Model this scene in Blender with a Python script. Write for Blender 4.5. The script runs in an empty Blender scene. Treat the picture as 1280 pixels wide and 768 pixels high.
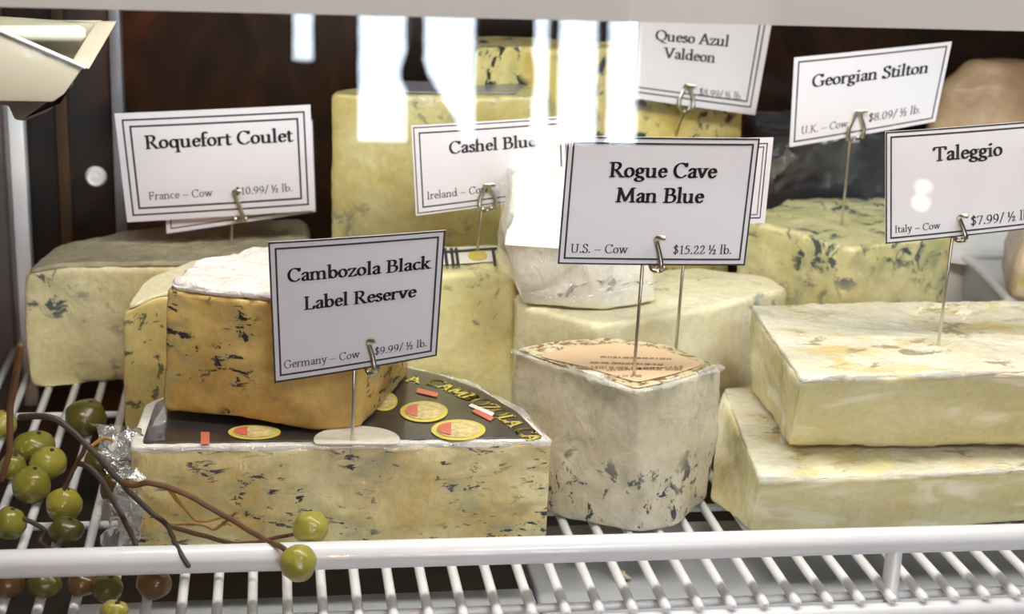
import bpy, bmesh, math, random
from mathutils import Vector, noise
R_ = math.radians
random.seed(7)
SC = bpy.context.scene
COL = SC.collection

# ------------------------------------------------------------------ camera, light, exposure
ZS = 0.95                                    # height of the wire shelf above the floor
F_PX = 1900.0
YAW, PITCH, ROLL = R_(9.5), R_(17.5), R_(2.5)
fw = Vector((math.sin(YAW)*math.cos(PITCH), math.cos(YAW)*math.cos(PITCH), -math.sin(PITCH)))
rt0 = Vector((math.cos(YAW), -math.sin(YAW), 0.0))
up0 = rt0.cross(fw)
RT = rt0*math.cos(ROLL) + up0*math.sin(ROLL)
UP = up0*math.cos(ROLL) - rt0*math.sin(ROLL)

def ray(px, py):
    return (fw + RT*((px-640)/F_PX) - UP*((py-384)/F_PX)).normalized()

CAM = Vector((0, 0, ZS+0.022)) - ray(640, 689)*0.70

def onz(px, py, z):
    """point seen at a pixel, z metres above the shelf"""
    d = ray(px, py); return CAM + d*((z+ZS-CAM.z)/d.z)

def ony(px, py, y):
    d = ray(px, py); return CAM + d*((y-CAM.y)/d.y)

def V(x, y, z):
    """point in shelf coordinates"""
    return Vector((x, y, z+ZS))

cd = bpy.data.cameras.new('camera')
cam = bpy.data.objects.new('camera', cd); COL.objects.link(cam)
cd.sensor_width = 36; cd.lens = 36*F_PX/1280; cd.clip_start = 0.01; cd.clip_end = 60
from mathutils import Matrix
cam.matrix_world = Matrix(((RT.x, UP.x, -fw.x, CAM.x), (RT.y, UP.y, -fw.y, CAM.y), (RT.z, UP.z, -fw.z, CAM.z), (0, 0, 0, 1)))
SC.camera = cam
cd.dof.use_dof = True; cd.dof.focus_distance = 0.73; cd.dof.aperture_fstop = 12.0

vs = SC.view_settings
vs.view_transform = 'Standard'; vs.look = 'None'; vs.gamma = 1; vs.exposure = 0.12; vs.use_curve_mapping = False
SC.cycles.use_denoising = True
SC.cycles.max_bounces = 8; SC.cycles.transparent_max_bounces = 16
SC.cycles.caustics_reflective = False; SC.cycles.caustics_refractive = False
SC.cycles.sample_clamp_indirect = 6

w = bpy.data.worlds.new('world'); SC.world = w; w.use_nodes = True
w.node_tree.nodes['Background'].inputs[0].default_value = (0.75, 0.85, 1, 1)
w.node_tree.nodes['Background'].inputs[1].default_value = 0.25

def area(name, loc, target, sx, sy, power, color):
    l = bpy.data.lights.new(name, 'AREA'); l.shape = 'RECTANGLE'; l.size = sx; l.size_y = sy
    l.energy = power; l.color = color
    o = bpy.data.objects.new(name, l); COL.objects.link(o); o.location = loc
    o.rotation_euler = (Vector(target)-Vector(loc)).to_track_quat('-Z', 'Y').to_euler()
    return o

area('case_lamp', V(0.10, 0.03, 0.385), V(0.11, 0.15, 0), 0.74, 0.05, 2.8, (1.0, 0.96, 0.88))
area('front_fill', (0.9, -1.7, 2.85), (0.1, 0.0, 1.0), 1.6, 1.0, 92, (0.88, 0.96, 1.0))  # unseen fill added to light the front of the cards

# ------------------------------------------------------------------ node helpers
def new_mat(name):
    m = bpy.data.materials.new(name); m.use_nodes = True
    nt = m.node_tree; return m, nt, nt.nodes['Principled BSDF']

def lin(c):
    return tuple((v/12.92 if v <= 0.04045 else ((v+0.055)/1.055)**2.4) for v in [x/255 for x in c]) + (1,)

def nd(nt, t, **kw):
    n = nt.nodes.new(t)
    for k, v in kw.items():
        if k.startswith('i_'):
            n.inputs[k[2:].replace('_', ' ')].default_value = v
        else: setattr(n, k, v)
    return n

def coords(nt, scale=(1, 1, 1), rot=(0, 0, 0), offset=(0, 0, 0)):
    tc = nd(nt, 'ShaderNodeTexCoord'); mp = nd(nt, 'ShaderNodeMapping')
    mp.inputs['Scale'].default_value = scale; mp.inputs['Rotation'].default_value = rot
    mp.inputs['Location'].default_value = offset
    nt.links.new(tc.outputs['Object'], mp.inputs['Vector']); return mp.outputs['Vector']

def noise_tex(nt, vec, scale, detail=4, rough=0.6, dist=0.0):
    n = nd(nt, 'ShaderNodeTexNoise'); n.inputs['Scale'].default_value = scale
    n.inputs['Detail'].default_value = detail; n.inputs['Roughness'].default_value = rough
    n.inputs['Distortion'].default_value = dist
    nt.links.new(vec, n.inputs['Vector']); return n.outputs['Fac']

def ramp(nt, fac, stops):
    r = nd(nt, 'ShaderNodeValToRGB'); e = r.color_ramp.elements
    while len(e) < len(stops): e.new(0.5)
    for s, (p, c) in zip(e, stops):
        s.position = p; s.color = c if isinstance(c, tuple) else (c, c, c, 1)
    nt.links.new(fac, r.inputs['Fac']); return r.outputs['Color']

def mixc(nt, fac, a, b, blend='MIX'):
    m = nd(nt, 'ShaderNodeMix', data_type='RGBA', blend_type=blend)
    for s, v in (('Factor', fac), ('A', a), ('B', b)):
        sock = [i for i in m.inputs if i.name == s and (i.type == ('VALUE' if s == 'Factor' else 'RGBA'))][0]
        if hasattr(v, 'is_linked'): nt.links.new(v, sock)
        else: sock.default_value = v
    return [o for o in m.outputs if o.type == 'RGBA'][0]

def mul(nt, a, b):
    m = nd(nt, 'ShaderNodeMath', operation='MULTIPLY')
    for i, v in enumerate((a, b)):
        if hasattr(v, 'is_linked'): nt.links.new(v, m.inputs[i])
        else: m.inputs[i].default_value = v
    return m.outputs[0]

def bump(nt, bs, h, strength, dist=0.002):
    b = nd(nt, 'ShaderNodeBump'); b.inputs['Strength'].default_value = strength; b.inputs['Distance'].default_value = dist
    nt.links.new(h, b.inputs['Height'])
    nt.links.new(b.outputs['Normal'], bs.inputs['Normal'])
    return b.outputs['Normal']

def plain(name, c, rough=0.5, metal=0.0, spec=0.5, coat=0.0, var=0.06, vscale=40, bstr=0.0):
    m, nt, bs = new_mat(name)
    v = noise_tex(nt, coords(nt), vscale, 5)
    c = lin(c)
    col = ramp(nt, v, [(0.3, tuple(x*(1-var) for x in c[:3])+(1,)), (0.7, tuple(min(1, x*(1+var)) for x in c[:3])+(1,))])
    nt.links.new(col, bs.inputs['Base Color'])
    bs.inputs['Roughness'].default_value = rough; bs.inputs['Metallic'].default_value = metal
    bs.inputs['Specular IOR Level'].default_value = spec; bs.inputs['Coat Weight'].default_value = coat
    if bstr: bump(nt, bs, v, bstr)
    return m

def cheese(name, c1, c2, vein=None, vscale=60, vstretch=(1, 1, 1), vlow=0.56, soft=0.05, mask=(0.42, 0.56), mscale=14,
           halo=None, coat=0.55, wrap=0.35, wscale=55, rough=0.5, seed=0.0, vdist=0.5, zrange=None, fine=None, vdet=5, vrough=0.68, flo=0.66):
    """cheese paste in clear wrap: two body tones, mould spots, crinkled coat"""
    m, nt, bs = new_mat(name)
    co = coords(nt, offset=(seed, seed*0.7, seed*0.3))
    base = ramp(nt, noise_tex(nt, co, 22, 4, 0.55), [(0.36, lin(c1)), (0.64, lin(c2))])
    gr = noise_tex(nt, co, 260, 3, 0.6)
    base = mixc(nt, 0.22, base, ramp(nt, gr, [(0.35, 0.45), (0.65, 1.0)]), 'MULTIPLY')
    if vein:
        cv = coords(nt, vstretch, offset=(seed*1.3, seed, seed*2.1))
        spots = ramp(nt, noise_tex(nt, cv, vscale, vdet, vrough, vdist), [(vlow, 0.0), (vlow+soft, 1.0)])
        area_ = ramp(nt, noise_tex(nt, co, mscale, 2, 0.5), [(mask[0], 0.0), (mask[1], 1.0)])
        f = mul(nt, spots, area_)
        if zrange:
            tc = nd(nt, 'ShaderNodeTexCoord'); sx = nd(nt, 'ShaderNodeSeparateXYZ')
            nt.links.new(tc.outputs['Object'], sx.inputs[0])
            f = mul(nt, f, ramp(nt, mul(nt, sx.outputs['Z'], 1/zrange[2]), [(zrange[0], 1.0), (zrange[1], 0.12)]))
        if halo:
            hs = ramp(nt, noise_tex(nt, cv, vscale*0.6, 3, 0.6, vdist), [(vlow-0.10, 0.0), (vlow+0.10, 0.75)])
            base = mixc(nt, mul(nt, hs, area_), base, lin(halo))
        base = mixc(nt, f, base, lin(vein))
    if fine:
        cf = coords(nt, (1, 1, 1), offset=(seed*3, 2, 1))
        base = mixc(nt, ramp(nt, noise_tex(nt, cf, 170, 2, 0.5, 1.0), [(flo, 0.0), (flo+0.05, 0.8)]), base, lin(fine))
    nt.links.new(base, bs.inputs['Base Color'])
    bs.inputs['Roughness'].default_value = rough
    bs.inputs['Specular IOR Level'].default_value = 0.25
    bs.inputs['Coat Weight'].default_value = coat; bs.inputs['Coat Roughness'].default_value = 0.16
    cw = coords(nt, (1, 1, 0.6), offset=(seed, 1, 0))
    h = noise_tex(nt, cw, wscale, 5, 0.6, 2.2)
    b = nd(nt, 'ShaderNodeBump'); b.inputs['Strength'].default_value = wrap; b.inputs['Distance'].default_value = 0.004
    nt.links.new(h, b.inputs['Height']); nt.links.new(b.outputs['Normal'], bs.inputs['Coat Normal'])
    b2 = nd(nt, 'ShaderNodeBump'); b2.inputs['Strength'].default_value = 0.25; b2.inputs['Distance'].default_value = 0.001
    b3 = nd(nt, 'ShaderNodeBump'); b3.inputs['Strength'].default_value = wrap*0.5; b3.inputs['Distance'].default_value = 0.003
    nt.links.new(noise_tex(nt, cw, wscale*2.2, 4, 0.6, 1.2), b3.inputs['Height']); nt.links.new(b3.outputs['Normal'], b2.inputs['Normal'])
    nt.links.new(gr, b2.inputs['Height']); nt.links.new(b2.outputs['Normal'], bs.inputs['Normal'])
    return m

def clear_film(name, tint=(1, 1, 1, 1), bscale=60, bstr=0.6, haze=0.12, ior=1.5):
    """clear sheet: Fresnel reflection over straight-through transmission"""
    m = bpy.data.materials.new(name); m.use_nodes = True; nt = m.node_tree
    for n in list(nt.nodes): nt.nodes.remove(n)
    out = nd(nt, 'ShaderNodeOutputMaterial'); tr = nd(nt, 'ShaderNodeBsdfTransparent'); gl = nd(nt, 'ShaderNodeBsdfGlossy')
    tr.inputs['Color'].default_value = tint; gl.inputs['Roughness'].default_value = 0.04 if bstr else 0.0
    fr = nd(nt, 'ShaderNodeFresnel'); fr.inputs['IOR'].default_value = ior
    mx = nd(nt, 'ShaderNodeMixShader')
    nt.links.new(fr.outputs[0], mx.inputs[0]); nt.links.new(tr.outputs[0], mx.inputs[1]); nt.links.new(gl.outputs[0], mx.inputs[2])
    last = mx.outputs[0]
    if bstr:
        b = nd(nt, 'ShaderNodeBump'); b.inputs['Strength'].default_value = bstr; b.inputs['Distance'].default_value = 0.003
        nt.links.new(noise_tex(nt, coords(nt), bscale, 4, 0.6, 1.5), b.inputs['Height'])
        nt.links.new(b.outputs['Normal'], gl.inputs['Normal'])
    if haze:
        df = nd(nt, 'ShaderNodeBsdfDiffuse'); df.inputs['Color'].default_value = (0.9, 0.9, 0.88, 1)
        m2 = nd(nt, 'ShaderNodeMixShader'); m2.inputs[0].default_value = haze
        nt.links.new(last, m2.inputs[1]); nt.links.new(df.outputs[0], m2.inputs[2]); last = m2.outputs[0]
    nt.links.new(last, out.inputs['Surface']); return m

def emit(name, c, s):
    m = bpy.data.materials.new(name); m.use_nodes = True; nt = m.node_tree
    for n in list(nt.nodes): nt.nodes.remove(n)
    out = nd(nt, 'ShaderNodeOutputMaterial'); e = nd(nt, 'ShaderNodeEmission')
    e.inputs[0].default_value = c; e.inputs[1].default_value = s
    nt.links.new(e.outputs[0], out.inputs['Surface']); return m

# ------------------------------------------------------------------ mesh helpers
def finish(name, bm, mat, parent=None, loc=None, smooth=True):
    """one mesh object; vertices given in world space, origin at the base centre unless the part has a parent"""
    bmesh.ops.recalc_face_normals(bm, faces=bm.faces)
    if loc is None:
        xs = [v.co.x for v in bm.verts]; ys = [v.co.y for v in bm.verts]; zs = [v.co.z for v in bm.verts]
        loc = Vector(((min(xs)+max(xs))/2, (min(ys)+max(ys))/2, min(zs)))
    for v in bm.verts: v.co -= loc
    me = bpy.data.meshes.new(name); bm.to_mesh(me); bm.free()
    if smooth:
        for p in me.polygons: p.use_smooth = True
        me.set_sharp_from_angle(angle=R_(38))
    me.materials.append(mat)
    o = bpy.data.objects.new(name, me); COL.objects.link(o)
    o.location = loc
    if parent is not None:
        o.parent = parent; o.matrix_parent_inverse = parent_world(parent).inverted()
    return o

WORLD = {}
def parent_world(p):
    m = Matrix.Translation(p.location)
    return m if p.parent is None else m            # every location is kept in world space

def tag(o, label, cat, group=None, kind=None):
    if label: o['label'] = label
    if cat: o['category'] = cat
    if group: o['group'] = group
    if kind: o['kind'] = kind
    return o

def empty(name, loc):
    o = bpy.data.objects.new(name, None); COL.objects.link(o); o.location = loc; o.empty_display_size = 0.02
    return o

def box_bm(bm, lo, hi, bev=0.0):
    vs_ = [bm.verts.new((x, y, z)) for x in (lo[0], hi[0]) for y in (lo[1], hi[1]) for z in (lo[2], hi[2])]
    q = [(0, 1, 3, 2), (4, 6, 7, 5), (0, 4, 5, 1), (2, 3, 7, 6), (0, 2, 6, 4), (1, 5, 7, 3)]
    fs = [bm.faces.new([vs_[i] for i in f]) for f in q]
    if bev:
        es = list({e for f in fs for e in f.edges})
        bmesh.ops.bevel(bm, geom=es, offset=bev, segments=3, affect='EDGES', profile=0.5)
    return bm

def box(name, lo, hi, mat, parent=None, bev=0.0):
    return finish(name, box_bm(bmesh.new(), lo, hi, bev), mat, parent)

def tube_bm(bm, pts, rad, seg=10, flat=1.0, nref=None):
    """round-ended tube along a polyline; rad a number or one per point"""
    pts = [Vector(p) for p in pts]; n = len(pts)
    rads = [rad]*n if not hasattr(rad, '__len__') else list(rad)
    tang = []
    for i in range(n):
        a = pts[max(0, i-1)]; b = pts[min(n-1, i+1)]
        tang.append((b-a).normalized())
    ref = Vector(nref) if nref else (Vector((0, 0, 1)) if abs(tang[0].z) < 0.9 else Vector((0, 1, 0)))
    rings = []
    def ring(c, t, r):
        nonlocal ref
        x = ref - t*ref.dot(t)
        if x.length < 1e-6: x = t.orthogonal()
        x.normalize(); y = t.cross(x); ref = x if not nref else ref
        return [bm.verts.new(c + x*(r*flat*math.cos(2*math.pi*k/seg)) + y*(r*math.sin(2*math.pi*k/seg))) for k in range(seg)]
    for a in (0.25, 0.7):                                   # rounded start
        rings.append(ring(pts[0]-tang[0]*rads[0]*flat*(1-a)*0.9, tang[0], rads[0]*a**0.5))
    for i in range(n): rings.append(ring(pts[i], tang[i], rads[i]))
    for a in (0.7, 0.25):
        rings.append(ring(pts[-1]+tang[-1]*rads[-1]*flat*(1-a)*0.9, tang[-1], rads[-1]*a**0.5))
    for A, B in zip(rings, rings[1:]):
        for k in range(seg):
            bm.faces.new((A[k], A[(k+1) % seg], B[(k+1) % seg], B[k]))
    bm.faces.new(rings[0][::-1]); bm.faces.new(rings[-1])
    return bm

def tube(name, pts, rad, mat, parent=None, seg=10, flat=1.0, nref=None):
    return finish(name, tube_bm(bmesh.new(), pts, rad, seg, flat, nref), mat, parent)

def smooth_path(pts, n=6):
    pts = [Vector(p) for p in pts]; out = []
    for i in range(len(pts)-1):
        p0 = pts[max(0, i-1)]; p1 = pts[i]; p2 = pts[i+1]; p3 = pts[min(len(pts)-1, i+2)]
        for k in range(n):
            t = k/n
            out.append(0.5*((2*p1) + (p2-p0)*t + (2*p0-5*p1+4*p2-p3)*t*t + (3*p1-p0-3*p2+p3)*t**3))
    out.append(pts[-1]); return out

def loft(name, outlines, mat, parent=None, step=0.0028, corner=3, er=0.003, amp=0.0008, nscale=45, bulge=0.0, seed=0.0, dents=0.0, tops=14, lumps=0.0):
    """solid whose cross-sections are the given outlines from bottom to top (same number of corners in each)"""
    outs = []
    ref = outlines[-1]; m = len(ref)
    cnt = [max(2, int(max((o[(i+1) % m]-o[i]).length for o in outlines)/step)) for i in range(m)]
    for o in outlines:
        p = []
        for i in range(m):
            a, b = o[i], o[(i+1) % m]
            p += [a.lerp(b, k/cnt[i]) for k in range(cnt[i])]
        for _ in range(corner):
            p = [(p[i-1]+p[i]*2+p[(i+1) % len(p)])/4 for i in range(len(p))]
        outs.append(p)
    N = len(outs[0])
    hs = [sum((a-b).length for a, b in zip(outs[i], outs[i+1]))/N for i in range(len(outs)-1)]
    H = sum(hs)
    def section(t):
        d = t*H
        for i, h in enumerate(hs):
            if d <= h or i == len(hs)-1:
                f = min(1, d/h); return [a.lerp(b, f) for a, b in zip(outs[i], outs[i+1])]
            d -= h
    rings = []
    def add(t, inset):
        s = section(min(1, max(0, t))); c = sum(s, Vector())/N
        r = []
        for q in s:
            d = (q-c); d.z = 0
            L = d.length
            q = q - d*(min(inset/L, 0.9) if L > 1e-6 else 0)
            if bulge: q = q + d/max(L, 1e-6)*bulge*math.sin(math.pi*t)
            r.append(q)
        return r
    ns = 5
    for k in range(ns+1):
        a = k/ns*math.pi/2; rings.append(add(er*(1-math.cos(a))/H, er*(1-math.sin(a))))
    mid = max(6, int(H/step))
    for k in range(1, mid): rings.append(add(er/H+(1-2*er/H)*k/mid, 0))
    for k in range(ns+1):
        a = k/ns*math.pi/2; rings.append(add(1-er*(1-math.sin(a))/H, er*(1-math.cos(a))))
    bm = bmesh.new()
    vr = [[bm.verts.new(q) for q in r] for r in rings]
    for A, B in zip(vr, vr[1:]):
        for k in range(N): bm.faces.new((A[k], A[(k+1) % N], B[(k+1) % N], B[k]))
    for src, flip in ((rings[-1], False), (rings[0], True)):
        c = sum(src, Vector())/N
        prev = vr[0] if flip else vr[-1]
        for j in range(1, tops):
            s = 1-j/tops
            cur = [bm.verts.new(c+(q-c)*s) for q in src]
            for k in range(N):
                f = (prev[k], prev[(k+1) % N], cur[(k+1) % N], cur[k])
                bm.faces.new(f[::-1] if flip else f)
            prev = cur
        cv = bm.verts.new(c)
        for k in range(N):
            f = (prev[k], prev[(k+1) % N], cv); bm.faces.new(f[::-1] if flip else f)
    bmesh.ops.recalc_face_normals(bm, faces=bm.faces)
    bm.normal_update()
    mv = []
    zb = min(v.co.z for v in bm.verts)
    for v in bm.verts:
        q = v.co*nscale + Vector((seed, seed*2, -seed))
        d = amp*(noise.noise(q) + 0.5*noise.noise(q*2.3)) + (amp*0.5*noise.noise(q*6.1))
        if lumps: d += lumps*noise.noise(v.co*14+Vector((seed, 0, seed)))
        if dents:
            d2 = noise.noise(v.co*70+Vector((seed*5, 3, 1)))
            if d2 > 0.35: d -= dents*(d2-0.35)*2
        if v.co.z < zb+0.0015: d = min(d, 0)
        mv.append(v.normal*d)
    for v, d in zip(bm.verts, mv): v.co += d
    return finish(name, bm, mat, parent)

def shift(pts, dx=0, dy=0, dz=0, s=1.0):
    c = sum(pts, Vector())/len(pts)
    return [c+(p-c)*s+Vector((dx, dy, dz)) for p in pts]

def setz(pts, z): return [Vector((p.x, p.y, z+ZS)) for p in pts]

def blob(name, c, rx, ry, rz, mat, parent=None, amp=0.0, seed=0, rot=None, tip=0.0, u=28, vv=18):
    bm = bmesh.new(); bmesh.ops.create_uvsphere(bm, u_segments=u, v_segments=vv, radius=1)
    q = rot.to_matrix() if rot else Matrix.Identity(3)
    for v in bm.verts:
        p = v.co.copy(); n = p.copy()
        if tip and p.z > 0.6: p *= 1+tip*(p.z-0.6)
        p *= 1+amp*noise.noise(n*1.7+Vector((seed, seed, 0)))
        v.co = Vector(c) + q @ Vector((p.x*rx, p.y*ry, p.z*rz))
    return finish(name, bm, mat, parent)

# ------------------------------------------------------------------ serif letters drawn with a broad nib
def O(cx, cy, rx, ry, a0=0, a1=360, n=22):
    return [(cx+rx*math.cos(R_(a0+(a1-a0)*k/n)), cy+ry*math.sin(R_(a0+(a1-a0)*k/n))) for k in range(n+1)]
def Cv(*p):
    return [(v.x, v.y) for v in smooth_path([(p[i], p[i+1], 0) for i in range(0, len(p), 2)], 5)]
def Ln(*p): return [(p[i], p[i+1]) for i in range(0, len(p), 2)]
def sf(x, y, a=7, b=7): return Ln(x-a, y, x+b, y)
G = {
 'a': (40, [Cv(8,32, 14,41, 22,42, 29,38, 30,30), Ln(30,30, 30,6), Cv(30,6, 32,1, 38,2), Cv(30,26, 18,22, 9,14, 9,4, 17,-1, 24,3, 30,9)]),
 'b': (48, [Ln(10,72, 10,1), Ln(3,70, 10,72), O(26,21,15,21)]),
 'c': (38, [O(22,21,15,21, 45,318)]),
 'd': (50, [Ln(38,72, 38,1), Ln(31,70, 38,72), sf(42,0,4,4), O(22,21,15,21)]),
 'e': (40, [Ln(8,24, 35,24), O(22,21,14,21, 8,322)]),
 'f': (28, [Ln(12,0, 12,58), Cv(12,58, 15,69, 23,72, 30,67), Ln(4,41, 24,41), sf(12,0,7,9)]),
 'g': (43, [O(20,29,12,13), O(20,-11,16,9), Cv(13,18, 8,11, 13,4, 27,1, 33,-4), Ln(30,38, 41,41)]),
 'h': (52, [Ln(10,0, 10,72), Ln(3,70, 10,72), Cv(10,30, 18,40, 28,42, 36,38, 38,28), Ln(38,28, 38,0), sf(10,0), sf(38,0)]),
 'i': (25, [Ln(12,0, 12,41), Ln(5,40, 12,41), sf(12,0), O(12,60,2,3)]),
 'k': (50, [Ln(10,0, 10,72), Ln(3,70, 10,72), Ln(36,41, 12,18), Ln(18,24, 38,0), sf(34,42), sf(40,0), sf(10,0)]),
 'l': (25, [Ln(12,0, 12,72), Ln(5,70, 12,72), sf(12,0)]),
 'm': (80, [Ln(10,0, 10,41), Ln(4,40, 10,41), Cv(10,30, 18,40, 27,42, 34,38, 36,28), Ln(38,28, 38,0), Cv(38,30, 46,40, 56,42, 63,38, 66,28), Ln(66,28, 66,0), sf(10,0), sf(38,0), sf(66,0)]),
 'n': (52, [Ln(10,0, 10,41), Ln(4,40, 10,41), Cv(10,30, 18,40, 28,42, 36,38, 38,28), Ln(38,28, 38,0), sf(10,0), sf(38,0)]),
 'o': (45, [O(22,21,16,21)]),
 'p': (49, [Ln(10,41, 10,-24), Ln(3,40, 10,41), O(26,21,15,21), sf(10,-24)]),
 'q': (49, [O(22,21,15,21), Ln(38,41, 38,-24), sf(38,-24)]),
 'r': (35, [Ln(10,0, 10,41), Ln(4,40, 10,41), Cv(10,27, 17,39, 25,42, 32,37), sf(10,0)]),
 's': (33, [Cv(27,34, 20,42, 11,40, 8,31, 16,24, 26,17, 27,7, 20,0, 11,0, 5,8)]),
 't': (29, [Ln(12,54, 12,9), Cv(12,9, 14,1, 20,-1, 27,4), Ln(4,41, 25,41)]),
 'u': (52, [Ln(10,41, 10,12), Cv(10,12, 13,2, 22,-1, 31,4, 38,12), Ln(38,41, 38,0), Ln(3,41, 10,41), Ln(31,41, 38,41), Ln(38,0, 45,0)]),
 'v': (44, [Ln(7,41, 22,1), Ln(22,1, 37,41), sf(7,42), sf(37,42)]),
 'w': (66, [Ln(7,41, 20,1), Ln(20,1, 33,41), Ln(33,41, 46,1), Ln(46,1, 59,41), sf(7,42), sf(33,42), sf(59,42)]),
 'y': (44, [Ln(7,41, 23,3), Ln(37,41, 20,-12), Cv(20,-12, 14,-23, 6,-22), sf(7,42), sf(37,42)]),
 'z': (41, [Ln(6,41, 34,41), Ln(34,41, 6,0), Ln(6,0, 35,0), Ln(6,41, 5,33), Ln(35,0, 37,9)]),
 'A': (64, [Ln(7,0, 31,68), Ln(31,68, 56,0), Ln(15,23, 46,23), sf(7,0), sf(56,0,8,8)]),
 'B': (57, [Ln(14,0, 14,66), sf(12,66), sf(12,0), Cv(14,66, 33,66, 42,58, 41,44, 31,36, 14,36), Cv(28,36, 46,32, 50,18, 43,4, 30,0, 14,0)]),
 'C': (62, [O(34,33,27,34, 42,318), Ln(55,66, 55,52)]),
 'F': (52, [Ln(14,0, 14,66), sf(14,66), sf(14,0), Ln(14,66, 44,66), Ln(44,66, 45,54), Ln(14,35, 36,35), Ln(36,42, 36,28)]),
 'G': (68, [O(34,33,27,34, 42,300), Ln(54,66, 54,52), Ln(56,28, 56,4), sf(56,28,9,7)]),
 'I': (29, [Ln(14,0, 14,66), sf(14,66), sf(14,0)]),
 'K': (64, [Ln(14,0, 14,66), sf(14,66), sf(14,0), Ln(48,66, 16,32), Ln(22,38, 52,0), sf(48,66), sf(53,0,8,8)]),
 'L': (53, [Ln(14,0, 14,66), sf(14,66), Ln(7,0, 45,0), Ln(45,0, 48,14)]),
 'M': (86, [Ln(13,0, 17,66), Ln(17,66, 42,5), Ln(42,5, 68,66), Ln(68,66, 72,0), sf(13,0), sf(72,0,8,8), Ln(9,66, 17,66), Ln(68,66, 77,66)]),
 'O': (70, [O(35,33,29,34)]),
 'Q': (70, [O(35,33,29,34), Cv(34,0, 46,-12, 64,-16)]),
 'R': (62, [Ln(14,0, 14,66), sf(12,66), sf(14,0), Cv(14,66, 34,66, 44,56, 40,40, 30,33, 14,33), Ln(28,33, 52,0), Ln(50,0, 62,0)]),
 'S': (46, [Cv(37,53, 31,66, 18,67, 9,57, 12,44, 24,36, 37,26, 39,12, 30,0, 16,-1, 7,11), Ln(37,66, 38,52), Ln(6,0, 6,13)]),
 'T': (60, [Ln(30,0, 30,66), Ln(5,66, 55,66), Ln(5,66, 3,53), Ln(55,66, 57,53), sf(30,0,9,9)]),
 'U': (66, [Ln(13,66, 13,22), Cv(13,22, 17,5, 31,-1, 45,4, 51,20), Ln(51,20, 51,66), sf(13,66,8,8), sf(51,66,8,8)]),
 'V': (64, [Ln(8,66, 32,0), Ln(32,0, 56,66), sf(8,66,8,8), sf(56,66,8,8)]),
 'Z': (58, [Ln(8,66, 50,66), Ln(50,66, 8,0), Ln(8,0, 50,0), Ln(8,66, 7,54), Ln(50,0, 52,12)]),
 '0': (47, [O(23,31,16,32)]), '1': (40, [Ln(22,0, 22,62), Ln(12,54, 22,62), sf(22,0,9,9)]),
 '2': (46, [Cv(8,48, 14,60, 25,63, 34,54, 33,42, 22,22, 8,2), Ln(8,1, 37,1), Ln(37,1, 40,11)]),
 '5': (46, [Ln(36,61, 14,61), Ln(14,61, 12,36), Cv(12,36, 24,40, 36,32, 37,16, 28,2, 15,-1, 6,4)]),
 '7': (46, [Ln(6,61, 40,61), Ln(40,61, 18,0), Ln(6,61, 5,51)]),
 '8': (47, [O(23,47,12,15), O(23,16,15,17)]),
 '9': (47, [O(22,42,15,20), Cv(37,42, 36,22, 26,6, 10,-1)]),
 '$': (44, [Cv(34,50, 28,60, 17,61, 9,53, 12,42, 23,35, 34,26, 35,12, 27,2, 15,1, 7,11), Ln(21,70, 21,-8)]),
 '/': (34, [Ln(4,-8, 29,70)]), '.': (20, [O(9,3,2,3)]), '–': (52, [Ln(5,22, 46,22)]), ' ': (24, []),
}
def half():
    s = []
    for g, ox, oy in (('1', -4, 32), ('2', 30, -2)):
        for st in G[g][1]: s.append([(x*0.58+ox, y*0.55+oy) for x, y in st])
    s.append(Ln(8, -4, 40, 68)); return (60, s)
G['½'] = half()

def nib(bold):
    a, b = (7.2, 3.1) if bold else (4.6, 2.4)
    t = R_(14); P = []
    for k in range(8):
        an = 2*math.pi*(k+0.5)/8; x, y = a*math.cos(an), b*math.sin(an)
        P.append((x*math.cos(t)-y*math.sin(t), x*math.sin(t)+y*math.cos(t)))
    return P
def hull(pts):
    pts = sorted(set((round(x, 4), round(y, 4)) for x, y in pts))
    def half_(ps):
        h = []
        for p in ps:
            while len(h) > 1 and (h[-1][0]-h[-2][0])*(p[1]-h[-2][1])-(h[-1][1]-h[-2][1])*(p[0]-h[-2][0]) <= 0: h.pop()
            h.append(p)
        return h
    a = half_(pts); b = half_(pts[::-1]); return a[:-1]+b[:-1]

def text_w(s): return sum(G[c][0] for c in s)
def text_bm(bm, s, bold, fn):
    """fn maps letter units (x right, y up from the baseline start) to 3-D"""
    N = nib(bold); x0 = 0
    for ch in s:
        adv, strokes = G[ch]
        for st in strokes:
            for (ax, ay), (bx, by) in zip(st, st[1:]):
                pg = hull([(ax+x0+nx, ay+ny) for nx, ny in N]+[(bx+x0+nx, by+ny) for nx, ny in N])
                bm.faces.new([bm.verts.new(fn(x, y)) for x, y in pg])
        x0 += adv
# ------------------------------------------------------------------ materials
M = {}
M['card'] = plain('white_card', (208, 206, 214), 0.35, spec=0.4, coat=0.25, var=0.02)
M['ink'] = plain('black_ink', (22, 22, 26), 0.6, spec=0.2)
M['greyink'] = plain('soft_black_ink', (52, 52, 58), 0.6, spec=0.2)
M['steel'] = plain('pin_steel', (200, 196, 182), 0.28, metal=1.0)
M['white_metal'] = plain('white_coated_wire', (226, 227, 232), 0.32, spec=0.5, coat=0.3, var=0.03)
M['black'] = plain('black_plastic', (14, 13, 14), 0.35, var=0.2)
M['backdark'] = plain('dark_glass_brown_reflection', (34, 26, 21), 0.22, var=0.45, vscale=6, spec=0.35)  # dark glass; the brown in its colour stands in for warm reflections
M['grey_metal'] = plain('grey_aluminium', (150, 155, 165), 0.35, metal=0.6)
M['post_dark'] = plain('dull_grey_post', (96, 92, 92), 0.4, metal=0.4)
M['lamp_white'] = plain('cream_enamel', (186, 178, 160), 0.4, coat=0.2, var=0.03)
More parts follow.
